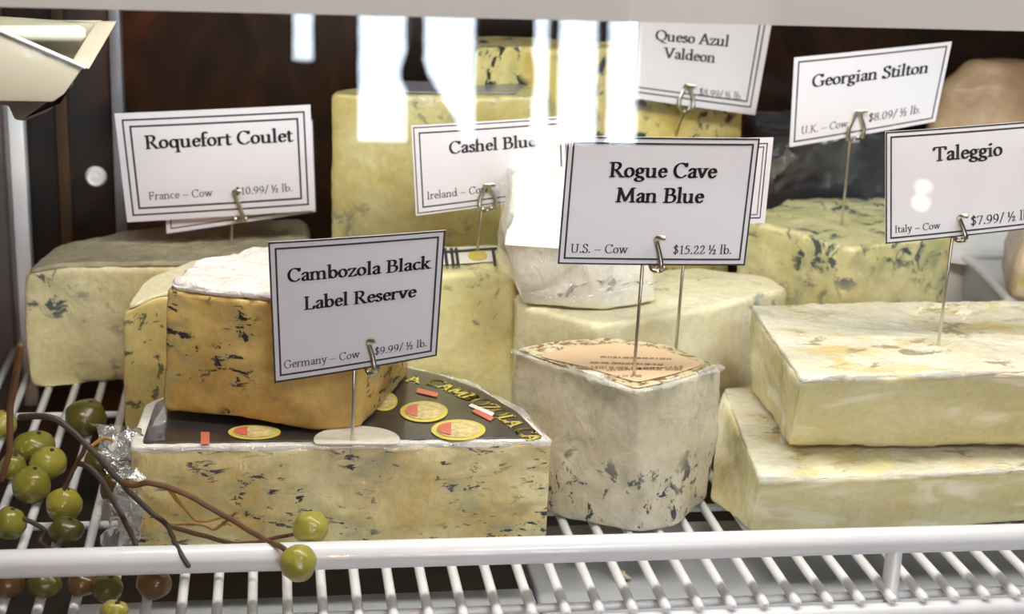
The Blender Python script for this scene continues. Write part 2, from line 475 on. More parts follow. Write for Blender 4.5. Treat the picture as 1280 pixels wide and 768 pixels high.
M['deck_grey'] = plain('pale_grey_pan', (186, 189, 194), 0.4, var=0.05)
M['deck_dark'] = plain('dark_deck', (30, 28, 28), 0.5)
M['wall'] = plain('room_wall_paint', (150, 148, 142), 0.8, var=0.15, vscale=1.5)
M['floor'] = plain('room_floor', (104, 96, 86), 0.5, var=0.2, vscale=3)
M['ceil'] = plain('room_ceiling', (200, 190, 180), 0.9)
M['glass'] = clear_film('case_glass', (0.985, 0.99, 0.985, 1), bstr=0.0, haze=0.0)
M['wrap'] = clear_film('cling_film', bscale=130, bstr=1.0, haze=0.16, ior=1.75)
M['wrap_edge'] = clear_film('rucked_film', bscale=260, bstr=1.0, haze=0.22, ior=1.8)
M['cabinet'] = plain('case_base_steel', (120, 122, 126), 0.5)

# ------------------------------------------------------------------ setting: room
def struct(name, lo, hi, mat):
    o = box(name, lo, hi, mat); o['kind'] = 'structure'; return o
RX, RY0, RY1, RZ = 2.6, -4.0, 1.6, 2.9
struct('floor', (-RX, RY0, -0.1), (RX, RY1, 0), M['floor'])
struct('ceiling', (-RX, RY0, RZ), (RX, RY1, RZ+0.1), M['ceil'])
struct('wall_left', (-RX-0.1, RY0, 0), (-RX, RY1, RZ), M['wall'])
struct('wall_right', (RX, RY0, 0), (RX+0.1, RY1, RZ), M['wall'])
struct('wall_back', (-RX, RY1, 0), (RX, RY1+0.1, RZ), M['wall'])

# window wall behind the photographer: what the case glass mirrors
TH = R_(5.0)                                             # lean of the front glass
GL0 = V(0, -0.062, -0.03)                                # a point on the glass
GN = Vector((0, -math.cos(TH), math.sin(TH)))
def mirrored(px, py, y=RY0):
    d = ray(px, py); t = (GL0-CAM).dot(GN)/d.dot(GN); p = CAM+d*t
    r = d-GN*2*d.dot(GN); return p+r*((y-p.y)/r.y)

def window_wall():
    a = mirrored(444, 100).x; b = mirrored(602, 100).x; c = mirrored(662, 100).x; d = mirrored(808, 100).x
    e0 = mirrored(362, 100).x; e1 = mirrored(397, 100).x
    sill = mirrored(620, 178).z; top = sill+1.15
    xs = [(-RX, e0), (e1, a), (b, c), (d, RX)]
    bm = bmesh.new(); 
    WF, ntw, bsw = new_mat('mottled_brown_wall')
    ntw.links.new(ramp(ntw, noise_tex(ntw, coords(ntw, (1, 1, 0.7)), 3.2, 4, 0.6, 1.2), [(0.36, lin((40, 32, 27))), (0.50, lin((128, 104, 86))), (0.64, lin((226, 148, 98)))]), bsw.inputs['Base Color'])
    bsw.inputs['Roughness'].default_value = 0.8
    for x0, x1 in xs: box_bm(bm, (x0, RY0-0.12, 0), (x1, RY0, RZ))
    for x0, x1, s in ((e0, e1, mirrored(380, 75).z), (a, b, sill), (c, d, sill)):
        box_bm(bm, (x0, RY0-0.12, 0), (x1, RY0, s)); box_bm(bm, (x0, RY0-0.12, top), (x1, RY0, RZ))
    o = finish('wall_front', bm, WF, smooth=False); o['kind'] = 'structure'
    day = emit('daylight_pane', (0.78, 0.89, 1.0, 1), 20.0)
    fr = plain('window_frame_dark', (40, 36, 34), 0.5)
    for i, (x0, x1, s) in enumerate(((e0, e1, mirrored(380, 75).z), (a, b, sill), (c, d, sill))):
        p = box('window_%d' % (i+1), (x0, RY0-0.10, s), (x1, RY0-0.085, top), day); p['kind'] = 'structure'
        bm = bmesh.new()
        for u0, u1 in ((x0, x0+0.012), (x1-0.012, x1)): box_bm(bm, (u0, RY0-0.08, s), (u1, RY0-0.03, top))
        if i == 1:
            m0 = mirrored(510, 100).x; m1 = mirrored(531, 100).x; box_bm(bm, (m0, RY0-0.08, s), (m1, RY0-0.03, top))
        if i == 2:
            m0 = mirrored(752, 100).x; m1 = mirrored(762, 100).x; box_bm(bm, (m0, RY0-0.08, s), (m1, RY0-0.03, top))
            m0 = mirrored(690, 100).x; m1 = mirrored(700, 100).x; box_bm(bm, (m0, RY0-0.08, s), (m1, RY0-0.03, top))
        finish('window_frame', bm, fr, p, smooth=False)
    return sill, top
SILL, WTOP = window_wall()

def added_curtain(left, right, label, seed):  # added cloth whose edges shape the mirrored window strips
    """folded cloth; left and right are mirrored pixel edges from top to bottom"""
    L = [mirrored(x, y, RY0+0.10) for x, y in left]; Rr = [mirrored(x, y, RY0+0.10) for x, y in right]
    L.insert(0, Vector((L[0].x, L[0].y, WTOP+0.05))); Rr.insert(0, Vector((Rr[0].x, Rr[0].y, WTOP+0.05)))
    L = smooth_path(L, 5); Rr = smooth_path(Rr, 5); bm = bmesh.new(); n = 24; g = []
    for off in (0, 0.006):
        g.append([[bm.verts.new(a.lerp(b, k/n)+Vector((0, off+0.018*math.sin(k*1.6+seed), 0))) for k in range(n+1)] for a, b in zip(L, Rr)])
    m_ = len(L)
    for s_ in (0, 1):
        for i in range(m_-1):
            for k in range(n): bm.faces.new((g[s_][i][k], g[s_][i][k+1], g[s_][i+1][k+1], g[s_][i+1][k]))
    for i in range(m_-1):
        for k in (0, n): bm.faces.new((g[0][i][k], g[1][i][k], g[1][i+1][k], g[0][i+1][k]))
    for k in range(n):
        for i in (0, m_-1): bm.faces.new((g[0][i][k], g[1][i][k], g[1][i][k+1], g[0][i][k+1]))
    o = finish('added_curtain', bm, plain('added_dark_curtain_cloth', (60, 52, 46), 0.9, var=0.3), None)
    tag(o, label, 'added_curtain', 'added curtains mirrored in the case glass')
added_curtain([(510, 20), (508, 60), (500, 95), (515, 130), (526, 185)], [(528, 20), (530, 80), (548, 115), (566, 145), (584, 185)], 'dark drawn-back curtain added to shape the gap between the two leftmost broad bright strips mirrored in the glass', 0)
added_curtain([(596, 20), (600, 60), (600, 110), (600, 185)], [(668, 20), (664, 60), (668, 100), (655, 185)], 'dark straight curtain added to shape the gap between the middle bright strips mirrored in the glass', 2)

BULB = emit('warm_bulb', (1.0, 0.88, 0.72, 1), 9.0)
p_ = mirrored(1153, 234, -2.6); q_ = mirrored(1149, 253, -2.6); q_ = Vector((p_.x-0.004, p_.y, q_.z))
pl_ = empty('pendant_lamp', q_)
tag(pl_, 'two small bulbs on one cord mirrored as pale dots on the Taleggio card', 'lamp')
blob('bulb', p_, 0.017, 0.017, 0.017, BULB, pl_); blob('bulb', q_, 0.018, 0.018, 0.018, BULB, pl_)
tube('cord', [p_+Vector((0, 0, 0.014)), Vector((p_.x, p_.y, RZ))], 0.0025, M['black'], pl_, 6)
tube('socket', [p_+Vector((0, 0, 0.015)), p_+Vector((0, 0, 0.05))], 0.008, M['black'], pl_, 10)
tube('link', [q_+Vector((0, 0.017, 0.0)), (p_+q_)/2+Vector((0, 0.02, 0)), p_+Vector((0, 0.016, 0))], 0.003, M['black'], pl_, 6)
wl_ = bpy.data.lights.new('warm_wall_fill', 'POINT'); wl_.energy = 55; wl_.color = (1.0, 0.52, 0.24); wl_.shadow_soft_size = 0.06
wo_ = bpy.data.objects.new('warm_wall_fill', wl_); COL.objects.link(wo_); wo_.location = mirrored(250, 20, -3.5)+Vector((0, 0, 0.75))  # unseen lamp added to warm the wall that the glass mirrors

# ------------------------------------------------------------------ display case
case = empty('display_case', V(0.05, 0.18, -0.95))
tag(case, 'glass-fronted refrigerated cheese case with dark back and grey corner posts', 'display case')
box('base_cabinet', V(-0.50, -0.06, -0.95), V(0.75, 0.50, -0.062), M['cabinet'], case)
box('back_panel', V(-0.50, 0.47, -0.062), V(0.75, 0.49, 0.42), M['backdark'], case)
box('roof_panel', V(-0.50, 0.0, 0.42), V(0.75, 0.49, 0.44), M['cabinet'], case)
box('side_panel', V(0.73, -0.02, -0.062), V(0.75, 0.47, 0.42), M['black'], case)
# black left side wall with its bolt and strips
lx = ony(140, 150, 0.40).x
box('side_panel', V(-0.50, 0.40, -0.062), Vector((lx, 0.415, ZS+0.42)), M['black'], case, 0.001)
bp = ony(120, 221, 0.40)
bm = bmesh.new()
prof = [(0.0, -0.0045), (0.0022, -0.0044), (0.0026, -0.0034), (0.0052, -0.0040), (0.0066, -0.0025), (0.0072, 0.0)]
rings = []
for r, y in prof[1:]:
    rings.append([bm.verts.new(bp+Vector((r*math.cos(2*math.pi*k/20), y, r*math.sin(2*math.pi*k/20)))) for k in range(20)])
cv = bm.verts.new(bp+Vector((0, prof[0][1], 0)))
for k in range(20): bm.faces.new((cv, rings[0][k], rings[0][(k+1) % 20]))
for A, B in zip(rings, rings[1:]):
    for k in range(20): bm.faces.new((A[k], A[(k+1) % 20], B[(k+1) % 20], B[k]))
bolt = finish('bolt', bm, M['white_metal'], case); bolt['label'] = 'round white bolt head'
a0 = ony(141, 150, 0.392)
box('corner_post', Vector((a0.x, 0.385, ZS-0.06)), Vector((ony(156, 150, 0.392).x, 0.3995, ZS+0.42)), M['grey_metal'], case, 0.001)
b0, b1 = ony(17, 260, 0.382), ony(36, 260, 0.382)
o = box('pilaster_strip', Vector((b0.x, 0.378, ZS-0.06)), Vector((b1.x, 0.392, ZS+0.160)), M['white_metal'], case, 0.001)
c0, c1 = ony(-70, 260, 0.36), ony(11, 260, 0.36)
box('corner_post', Vector((c0.x, 0.355, ZS-0.06)), Vector((c1.x, 0.377, ZS+0.42)), M['post_dark'], case, 0.002)
# reflection of a brown post in the black side wall, built as a solid strip
w0, w1 = ony(72, 200, 0.395), ony(88, 200, 0.395)
box('post_reflection', Vector((w0.x, 0.392, ZS-0.06)), Vector((w1.x, 0.3995, ZS+0.42)), plain('mirrored_brown', (70, 52, 36), 0.4, metal=0.3), case, 0.001)
# floor pans below the wires
box('deck', V(-0.49, -0.02, -0.062), V(0.72, 0.46, -0.05), M['deck_dark'], case)
bm = bmesh.new()
box_bm(bm, V(-0.20, -0.050, -0.050), V(0.022, 0.062, -0.030), 0.002)
box_bm(bm, V(0.0225, -0.050, -0.050), V(0.70, 0.128, -0.028), 0.002)
box_bm(bm, V(-0.20, -0.052, -0.050), V(0.70, -0.021, -0.0265), 0.002)
finish('front_pan', bm, M['deck_grey'], case)
# glass
def on_glass(px, py, off=0.0):
    d = ray(px, py); return CAM+d*((GL0+GN*off-CAM).dot(GN)/d.dot(GN))
def glass_box(name, z0, z1, thick, off, mat, x0=-0.5, x1=0.75):
    bm = bmesh.new(); pts = []
    for x in (x0, x1):
        for z in (z0, z1):
            y = GL0.y+(z-(-0.03))*math.tan(TH)
            for o_ in (off, off+thick): pts.append(bm.verts.new(V(x, y, z)+GN*o_))
    for f in ((0, 1, 3, 2), (4, 6, 7, 5), (0, 4, 5, 1), (2, 3, 7, 6), (0, 2, 6, 4), (1, 5, 7, 3)): bm.faces.new([pts[i] for i in f])
    return finish(name, bm, mat, case, smooth=False)
glass_box('glass_pane', -0.055, 0.40, 0.005, 0.0, M['glass'])
zb = on_glass(640, 23).z-ZS
m = bpy.data.materials.new('frosted_strip'); m.use_nodes = True; nt = m.node_tree
for n in list(nt.nodes): nt.nodes.remove(n)
out = nd(nt, 'ShaderNodeOutputMaterial'); tr = nd(nt, 'ShaderNodeBsdfTransparent'); df = nd(nt, 'ShaderNodeBsdfDiffuse'); mx = nd(nt, 'ShaderNodeMixShader')
df.inputs['Color'].default_value = lin((196, 192, 184)); mx.inputs[0].default_value = 0.72
nt.links.new(tr.outputs[0], mx.inputs[1]); nt.links.new(df.outputs[0], mx.inputs[2]); nt.links.new(mx.outputs[0], out.inputs['Surface'])
fs = glass_box('frosted_strip', zb, 0.36, 0.002, 0.0055, m); fs['label'] = 'frosted grey strip along the top of the glass'

# lamp trough, upper left
lamp = empty('shelf_lamp', ony(40, 130, 0.20))
tag(lamp, 'cream enamel lamp housing with angled end hanging at the upper left corner', 'lamp')
def prism(name, front, depth, mat, parent, bev=0.0012):
    bm = bmesh.new()
    A = [bm.verts.new(p) for p in front]; B = [bm.verts.new(p+Vector(depth)) for p in front]
    n = len(A); bm.faces.new(A); bm.faces.new(B[::-1])
    for k in range(n): bm.faces.new((A[k], B[k], B[(k+1) % n], A[(k+1) % n]))
    bmesh.ops.recalc_face_normals(bm, faces=bm.faces)
    if bev: bmesh.ops.bevel(bm, geom=list(bm.edges), offset=bev, segments=2, affect='EDGES', profile=0.5)
    return finish(name, bm, mat, parent)
LY = 0.19
prism('front_plate', [ony(x, y, LY) for x, y in ((-90, 2), (0, 40), (104, 84), (80, 118), (66, 128), (-90, 126))], (0, 0.004, 0), M['lamp_white'], lamp)
prism('reflector', [ony(x, y, LY+0.03) for x, y in ((-60, 26), (128, 26), (96, 80), (-60, 20))], (0, 0.004, 0), plain('reflector_grey', (176, 172, 150), 0.35), lamp)
prism('end_plate', [ony(90, 76, LY-0.001), ony(120, 27, LY+0.03), ony(146, 27, LY+0.03), ony(111, 87, LY-0.001)], (0, 0.003, 0.0), M['lamp_white'], lamp, 0.0006)
tube('rim', [ony(-90, 0, LY-0.001), ony(0, 38, LY-0.001), ony(106, 84, LY-0.001)], 0.0012, M['white_metal'], lamp)
tube('tube_lamp', [ony(-40, 42, LY+0.02), ony(100, 42, LY+0.02)], 0.0045, plain('tube_glass', (226, 222, 206), 0.2), lamp, 14)
prism('hanger', [ony(x, y, LY+0.008) for x, y in ((-90, 120), (74, 126), (90, 100), (92, 106), (60, 140), (30, 152), (18, 150), (10, 132), (-90, 132))], (0, 0.004, 0), plain('hanger_metal', (110, 104, 98), 0.4, metal=0.4), lamp)

# ------------------------------------------------------------------ wire shelf
shelf = empty('wire_shelf', V(0.05, 0.2, -0.05))
tag(shelf, 'white coated wire shelf with a round front guard rail under the cheeses', 'shelf')
RAD = 0.0024
xw = -0.335
while xw < 0.45:
    tube('wire', [V(xw, -0.0140, -0.0026), V(xw, -0.006, -0.0026), V(xw, 0.44, -0.0026)], RAD, M['white_metal'], shelf, 10)
    xw += 0.0156
tube('front_bar', [V(-0.40, -0.0135, -0.0098), V(0.50, -0.0135, -0.0098)], 0.0048, M['white_metal'], shelf, 14)
for yb in (-0.0015, 0.10, 0.25, 0.41):
    tube('cross_bar', [V(-0.40, yb, -0.0070), V(0.50, yb, -0.0070)], 0.0021, M['white_metal'], shelf, 10)
tube('guard_rail', [V(-0.40, 0, 0.0245), V(0.0, 0, 0.0222), V(0.50, 0, 0.0195)], 0.0063, M['white_metal'], shelf, 20)
for xp in (-0.30, ony(1115, 700, 0).x, 0.45):
    tube('rail_post', [V(xp, -0.001, 0.022), V(xp, -0.0015, -0.004), V(xp, -0.006, -0.0105), V(xp, -0.0135, -0.0105)], 0.0040, M['white_metal'], shelf, 12)
for xp in (-0.30, ony(1090, 760, -0.02).x, 0.45):
    box('foot', V(xp-0.013, -0.020, -0.026), V(xp+0.013, -0.009, -0.0140), M['grey_metal'], shelf, 0.0008)
for xp in (-0.33, 0.43):
    box('foot', V(xp-0.006, 0.40, -0.05), V(xp+0.006, 0.42, -0.0092), M['grey_metal'], shelf, 0.0008)

# ------------------------------------------------------------------ cheeses
def zat(z): return z
# -- big black-label wedge at the front
ZT = 0.0505
mat = cheese('blue_brie_paste', (184, 156, 88), (214, 204, 156), vein=(40, 48, 54), vscale=95, vstretch=(1, 1, 2.7), vlow=0.575, soft=0.025,
             mask=(0.38, 0.50), mscale=26, halo=(150, 152, 116), seed=2.1, vdist=0.4, fine=(176, 148, 78), flo=0.70)
top = [onz(163, 562, ZT), onz(690, 554, ZT), onz(655, 520, ZT), onz(605, 490, ZT), onz(552, 471, ZT), onz(500, 460, ZT), onz(420, 455, ZT), V(-0.13, 0.165, ZT), V(-0.17, 0.115, ZT)]
bot = setz(top, 0.0); bot[0] += Vector((0.0, -0.008, 0)); bot[1] += Vector((-0.001, -0.008, 0))
big = loft('cheese_wedge', [bot, top], mat, corner=1, er=0.0022, amp=0.0006, dents=0.0006, seed=1)
tag(big, 'large low cheese wedge in front with a black and gold printed top label', 'cheese')
rind = cheese('white_rind', (214, 208, 196), (236, 232, 226), coat=0.6, wrap=0.8, wscale=110)
lab = plain('black_label_print', (44, 43, 43), 0.30, coat=0.8, var=0.25, vscale=60)
film_rim = loft('rind', [shift(setz(top, ZT-0.0022), s=1.004), shift(setz(top, ZT+0.0012), s=1.002)], rind, big, corner=1, er=0.001, amp=0.0004, nscale=120)
lt = shift(top, s=0.955)
lbl = loft('label', [setz(lt, ZT+0.0008), setz(lt, ZT+0.0020)], lab, big, corner=1, er=0.0004, amp=0.0002, nscale=120)
lbl['label'] = 'black printed wrapper label with gold letters and oval pictures'
def flat_poly(name, pts, mat, parent, th=0.0003):
    bm = bmesh.new(); A = [bm.verts.new(p) for p in pts]; B = [bm.verts.new(p+Vector((0, 0, th))) for p in pts]
    n = len(A); bm.faces.new(B); bm.faces.new(A[::-1])
    for k in range(n): bm.faces.new((A[k], A[(k+1) % n], B[(k+1) % n], B[k]))
    return finish(name, bm, mat, parent, smooth=False)
gold = plain('gold_print', (206, 190, 84), 0.35, coat=0.5, var=0.15)
cream = plain('cream_print', (206, 186, 132), 0.35, coat=0.5, var=0.4, vscale=260)
redp = plain('red_print', (200, 104, 84), 0.4, coat=0.5)
whitep = plain('white_print', (232, 230, 226), 0.4, coat=0.5)
zl = ZT+0.0023
def oval(cx, cy, rx, ry):
    c = onz(cx, cy, zl); ex = (onz(cx+rx, cy, zl)-onz(cx-rx, cy, zl))/2; ey = (onz(cx, cy-ry, zl)-onz(cx, cy+ry, zl))/2
    f = lambda s: [c+ex*s*math.cos(2*math.pi*k/32)+ey*s*math.sin(2*math.pi*k/32) for k in range(32)]
    o = flat_poly('oval_picture', f(1), gold, lbl)
    flat_poly('oval_field', [p+Vector((0, 0, 0.0004)) for p in f(0.8)], cream, lbl)
    l = [c+Vector((0, 0, 0.0009))+ex*(0.62*math.cos(a)-0.16)+ey*0.6*math.sin(a) for a in [R_(100+16*k) for k in range(11)]]
    flat_poly('oval_figure', l, redp, lbl, 0.0002)
for a in ((530, 515, 30, 13), (573, 538, 34, 13), (480, 502, 17, 12), (318, 541, 33, 9)): oval(*a)
for q in (((522, 486), (548, 492), (546, 497), (520, 491)), ((594, 512), (618, 523), (613, 527), (590, 515)), ((251, 541), (262, 541), (262, 556), (251, 556))):
    flat_poly('red_bar', [onz(x, y, zl) for x, y in q], redp, lbl)
flat_poly('white_bar', [onz(x, y, zl) for x, y in ((589, 505), (618, 517), (615, 521), (586, 508))], whitep, lbl)
disc = [onz(446+54*math.cos(2*math.pi*k/36), min(551+17*math.sin(2*math.pi*k/36), 556.5), zl+0.0003) for k in range(36)]
d_ = flat_poly('paper_disc', disc, cheese('paper_disc', (206, 200, 186), (222, 218, 206), wrap=0.2), lbl, 0.0006)
# gold capitals along the curved rim
arc = smooth_path([onz(x, y, zl) for x, y in ((508, 474), (548, 481), (590, 499), (628, 520), (668, 551))], 12)
cum = [0]
for a, b in zip(arc, arc[1:]): cum.append(cum[-1]+(b-a).length)
def on_arc(d):
    for i in range(len(cum)-1):
        if cum[i+1] >= d or i == len(cum)-2:
            f = (d-cum[i])/(cum[i+1]-cum[i]); return arc[i]+(arc[i+1]-arc[i])*f, (arc[i+1]-arc[i]).normalized()
bm = bmesh.new(); sarc = 'A CAMBOZOLA CA'; sc_ = cum[-1]/text_w(sarc)
def arcfn(x, y):
    p, t = on_arc(min(max(x*sc_, 0), cum[-1])); n = Vector((-t.y, t.x, 0)); return p+n*(y*sc_*1.05-0.0035)
text_bm(bm, sarc, True, arcfn)
finish('lettering', bm, gold, lbl, smooth=False)
# crumpled film at its left end
def crumple(name, pts2, mat, parent, amp=0.004, n=22, seed=0.0):
    a, b, c, d = pts2; bm = bmesh.new(); g = []
    for i in range(n+1):
        row = []
        for j in range(n+1):
            u, v = i/n, j/n
            p = a.lerp(b, u).lerp(d.lerp(c, u), v)
            q = p*110+Vector((seed, 0, 0))
            p = p+Vector((noise.noise(q), noise.noise(q+Vector((9, 0, 0))), noise.noise(q+Vector((0, 9, 0)))))*amp
            q *= 2.7
            p = p+Vector((noise.noise(q), noise.noise(q+Vector((9, 0, 0))), noise.noise(q+Vector((0, 9, 0)))))*amp*0.5
            row.append(bm.verts.new(p))
        g.append(row)
    for i in range(n):
        for j in range(n): bm.faces.new((g[i][j], g[i+1][j], g[i+1][j+1], g[i][j+1]))
    return finish(name, bm, mat, parent)
for i, q in enumerate((((122, 532, .085), (178, 536, .075), (180, 600, .052), (135, 596, .060)),
                       ((178, 560, .072), (205, 506, .095), (212, 522, .090), (190, 566, .068)),
                       ((135, 600, .055), (175, 605, .047), (180, 686, .043), (128, 690, .050)),
                       ((128, 540, .088), (165, 530, .082), (172, 572, .060), (130, 575, .066)))):
    f = crumple('plastic_wrap', [ony(*p) for p in q], M['wrap'], big, 0.006 if i != 1 else 0.002, seed=i*3.3); f['label'] = 'crumpled clear plastic film'

def film_edge(path, parent, wd=0.005, seed=0.0, lift=0.0008):
    """rucked strip of film folded over an edge"""
    P = smooth_path(path, 14); bm = bmesh.new(); g = []
    for i, p in enumerate(P):
        t = (P[min(i+1, len(P)-1)]-P[max(i-1, 0)]).normalized(); out_ = Vector((t.y, -t.x, 0)).normalized()
        if out_.y > 0: out_ = -out_
        row = []
        for j in range(7):
            a = (j/6-0.5)*2                                   # back over the top, front down the face
            q = p+(out_*0.0012+Vector((0, 0, -abs(a)*wd*0.5)) if a > 0 else out_*(a*wd)+Vector((0, 0, 0.001)))
            nz = Vector((noise.noise(q*260+Vector((seed, 0, 0))), noise.noise(q*260+Vector((7, seed, 0))), noise.noise(q*260+Vector((0, 7, seed)))))
            n2 = noise.noise(q*90+Vector((seed, 3, 3))); q = q + (p-q)*max(0, min(0.85, 0.45+1.3*noise.noise(p*55+Vector((seed, 1, 1)))))
            row.append(bm.verts.new(q+nz*0.0011+out_*lift+Vector((0, 0, 0.0006+0.0008*n2))))
        g.append(row)
    for i in range(len(g)-1):
        for j in range(6): bm.faces.new((g[i][j], g[i+1][j], g[i+1][j+1], g[i][j+1]))
    o = finish('film_edge', bm, M['wrap_edge'], parent); o['label'] = 'rucked clear film along the edge'; return o
film_edge([onz(x, y, ZT+0.001) for x, y in ((165, 562), (300, 561), (430, 560), (560, 557), (688, 554))], big, 0.004, 1)
film_edge([onz(x, y, ZT+0.001) for x, y in ((505, 461), (552, 471), (605, 490), (655, 520), (690, 553))], big, 0.003, 2)

# -- amber wedge lying on it
mat = cheese('amber_blue_paste', (160, 118, 50), (204, 174, 106), vein=(30, 36, 42), vscale=92, vstretch=(1, 1, 2.2), vlow=0.565, soft=0.025,
             mask=(0.40, 0.50), mscale=28, halo=(150, 146, 104), seed=5.5, vdist=0.4, coat=0.45, wrap=0.3)
za = 0.118
bot = [onz(205, 514, .0570), onz(300, 524, .0565), onz(395, 540, .0535), onz(452, 536, .0530), onz(484, 500, .0530), onz(512, 466, .0530), V(-0.06, 0.166, .0530), V(-0.125, 0.168, .0560), V(-0.160, 0.135, .057)]
top = [onz(208, 362, za), onz(262, 372, za-0.001), onz(350, 378, za), onz(440, 388, za), onz(480, 378, za), onz(500, 362, za), V(-0.06, 0.160, za), onz(318, 316, za), onz(236, 335, za)]
amb = loft('cheese_wedge', [bot, top], mat, corner=1, er=0.0025, amp=0.0009, dents=0.0009, seed=3, lumps=0.001)
tag(amb, 'amber blue-veined wedge with a white rind lying on the large black-label wedge', 'cheese')
rt = shift(top, s=0.985); 
loft('rind', [setz(rt, za-0.0005), shift(setz(rt, za+0.0042), s=0.95)], cheese('bloomy_white_rind', (216, 210, 204), (240, 236, 234), coat=0.7, wrap=1.0, wscale=90), amb, corner=3, er=0.002, amp=0.0016, nscale=90)

# -- two pieces in the row behind
yel = cheese('yellow_paste', (202, 182, 116), (216, 204, 150), vein=(96, 98, 70), vscale=95, vlow=0.575, soft=0.02, mask=(0.4, 0.5), halo=(180, 170, 110), seed=8.2, wrap=0.3)
ya = 0.192
zt = 0.082
top = [ony(150, 392, ya), ony(192, 372, ya+0.006), V(-0.11, 0.20, zt+0.004), V(-0.10, 0.245, zt+0.008), V(-0.15, 0.245, zt+0.008), V(-0.180, 0.225, zt)]
bot = setz(top, 0.0); bot[0] = onz(152, 541, 0.0); bot[1] = onz(207, 541, 0.0)
blk = loft('cheese_block', [bot, top], yel, corner=4, er=0.004, amp=0.0007, seed=4)
tag(blk, 'small yellow wrapped cheese block standing behind the amber wedge', 'cheese')
loft('rind', [shift(top, s=0.93), shift(top, dz=0.002, s=0.90)], cheese('cream_skin', (226, 218, 182), (238, 232, 206)), blk, corner=4, er=0.0008, amp=0.0004)
csh = cheese('pale_blue_paste', (206, 194, 132), (220, 212, 164), vein=(118, 128, 108), vscale=60, vlow=0.56, soft=0.07, mask=(0.42, 0.56), mscale=18, halo=(196, 196, 146), seed=11.0, wrap=0.45)
zt = 0.0965
top = [onz(470, 352, zt), onz(612, 338, zt), onz(640, 345, zt-0.004), onz(652, 332, zt), onz(622, 303, zt), onz(500, 310, zt)]
bot = setz(top, 0); bot[2] = Vector((ony(648, 440, 0.19).x, 0.188, ZS)); bot[1].y -= 0.004
cas = loft('cheese_block', [bot, top], csh, corner=3, er=0.004, amp=0.0007, seed=6)
tag(cas, 'pale blue-veined wrapped block with striped top print below the Cashel Blue card', 'cheese')
lt = [onz(540, 333, zt), onz(618, 328, zt), onz(622, 309, zt), onz(545, 312, zt)]
lb = loft('label', [shift(lt, dz=0.0003), shift(lt, dz=0.0011)], whitep, cas, corner=0, er=0.0003, amp=0.0)
bm = bmesh.new()
for k, x in enumerate((548, 557, 565, 571, 617)):
    a = [onz(x, 333, zt+0.0014), onz(x+4, 333, zt+0.0014), onz(x+1, 310, zt+0.0014), onz(x-3, 310, zt+0.0014)]
    bm.faces.new([bm.verts.new(p) for p in a])
for q in (((548, 314), (622, 309), (622, 312), (548, 317)),):
    bm.faces.new([bm.verts.new(onz(x, y, zt+0.0015)) for x, y in q])
finish('print', bm, M['greyink'], lb, smooth=False)
flat_poly('print_disc', [onz(597+12*math.cos(k*0.35), 320+6*math.sin(k*0.35), zt+0.0013) for k in range(18)], gold, lb)

# -- pale ridge-less slab far left (long wedge)
roq = cheese('cream_blue_paste', (212, 202, 152), (228, 220, 180), vein=(84, 98, 104), vscale=80, vlow=0.56, soft=0.05, mask=(0.46, 0.58), mscale=13, halo=(186, 188, 140), seed=15.3, wrap=0.7, wscale=38)
yr = 0.272
top = [ony(28, 342, yr), ony(70, 333, yr-0.003), ony(250, 331, yr), V(-0.082, yr, 0.080), V(-0.082, 0.352, 0.086), V(-0.13, 0.350, 0.085), V(-0.19, 0.336, 0.083), V(-0.238, 0.312, 0.079)]
bot = [ony(34, 462, yr+0.004), onz(92, 479, 0), onz(260, 474, 0), V(-0.082, yr, 0), V(-0.082, 0.352, 0), V(-0.13, 0.352, 0), V(-0.19, 0.34, 0), V(-0.242, 0.314, 0)]
bot = setz(bot, 0)
r1 = loft('cheese_wedge', [bot, top], roq, corner=5, er=0.006, amp=0.0010, lumps=0.001, seed=8, bulge=0.002)
tag(r1, 'long cream blue-veined wedge in wrinkled film at the far left of the case', 'cheese')

rt = shift(top, s=0.985)
loft('rind', [shift(rt, dz=-0.001), shift(shift(rt, s=0.97), dz=0.0018)], cheese('greyish_film_rind', (150, 146, 122), (180, 174, 146), vein=(110, 112, 100), vscale=70, vlow=0.58, soft=0.08, mask=(0.4, 0.6), coat=0.8, wrap=1.0, wscale=70, seed=16), r1, corner=5, er=0.001, amp=0.0010, nscale=80)
# -- tall yellow wedges at the back
tal1 = cheese('golden_blue_paste', (172, 158, 98), (192, 186, 140), vein=(124, 128, 108), vscale=60, vlow=0.55, soft=0.08, mask=(0.42, 0.58), mscale=20, halo=(184, 178, 118), seed=19.0, wrap=0.35)
zt = 0.178
yb = 0.302
top = [ony(411, 120, yb), ony(424, 105, yb+0.018), V(-0.030, 0.352, zt), V(0.030, 0.354, zt), V(0.074, 0.346, zt), ony(680, 140, yb), ony(540, 134, yb-0.004)]
top = [Vector((p.x, p.y, ZS+zt)) for p in top]
bot = setz(top, 0)
t1 = loft('cheese_wedge', [bot, top], tal1, corner=3, er=0.004, amp=0.0010, seed=9, lumps=0.001)
tag(t1, 'tall golden wedge standing behind the Cashel Blue card', 'cheese')
lt = shift(top, s=0.74)
g_ = loft('label', [shift(lt, dz=0.0004), shift(lt, dz=0.0014)], plain('grey_print', (120, 120, 126), 0.4, coat=0.4, var=0.3, vscale=90), t1, corner=2, er=0.0004, amp=0.0002)
zt = 0.203
top = [V(0.028, 0.392, zt), onz(592, 60, zt), onz(650, 58, zt), onz(720, 64, zt), V(0.20, 0.415, zt), V(0.212, 0.372, zt), V(0.12, 0.365, zt)]
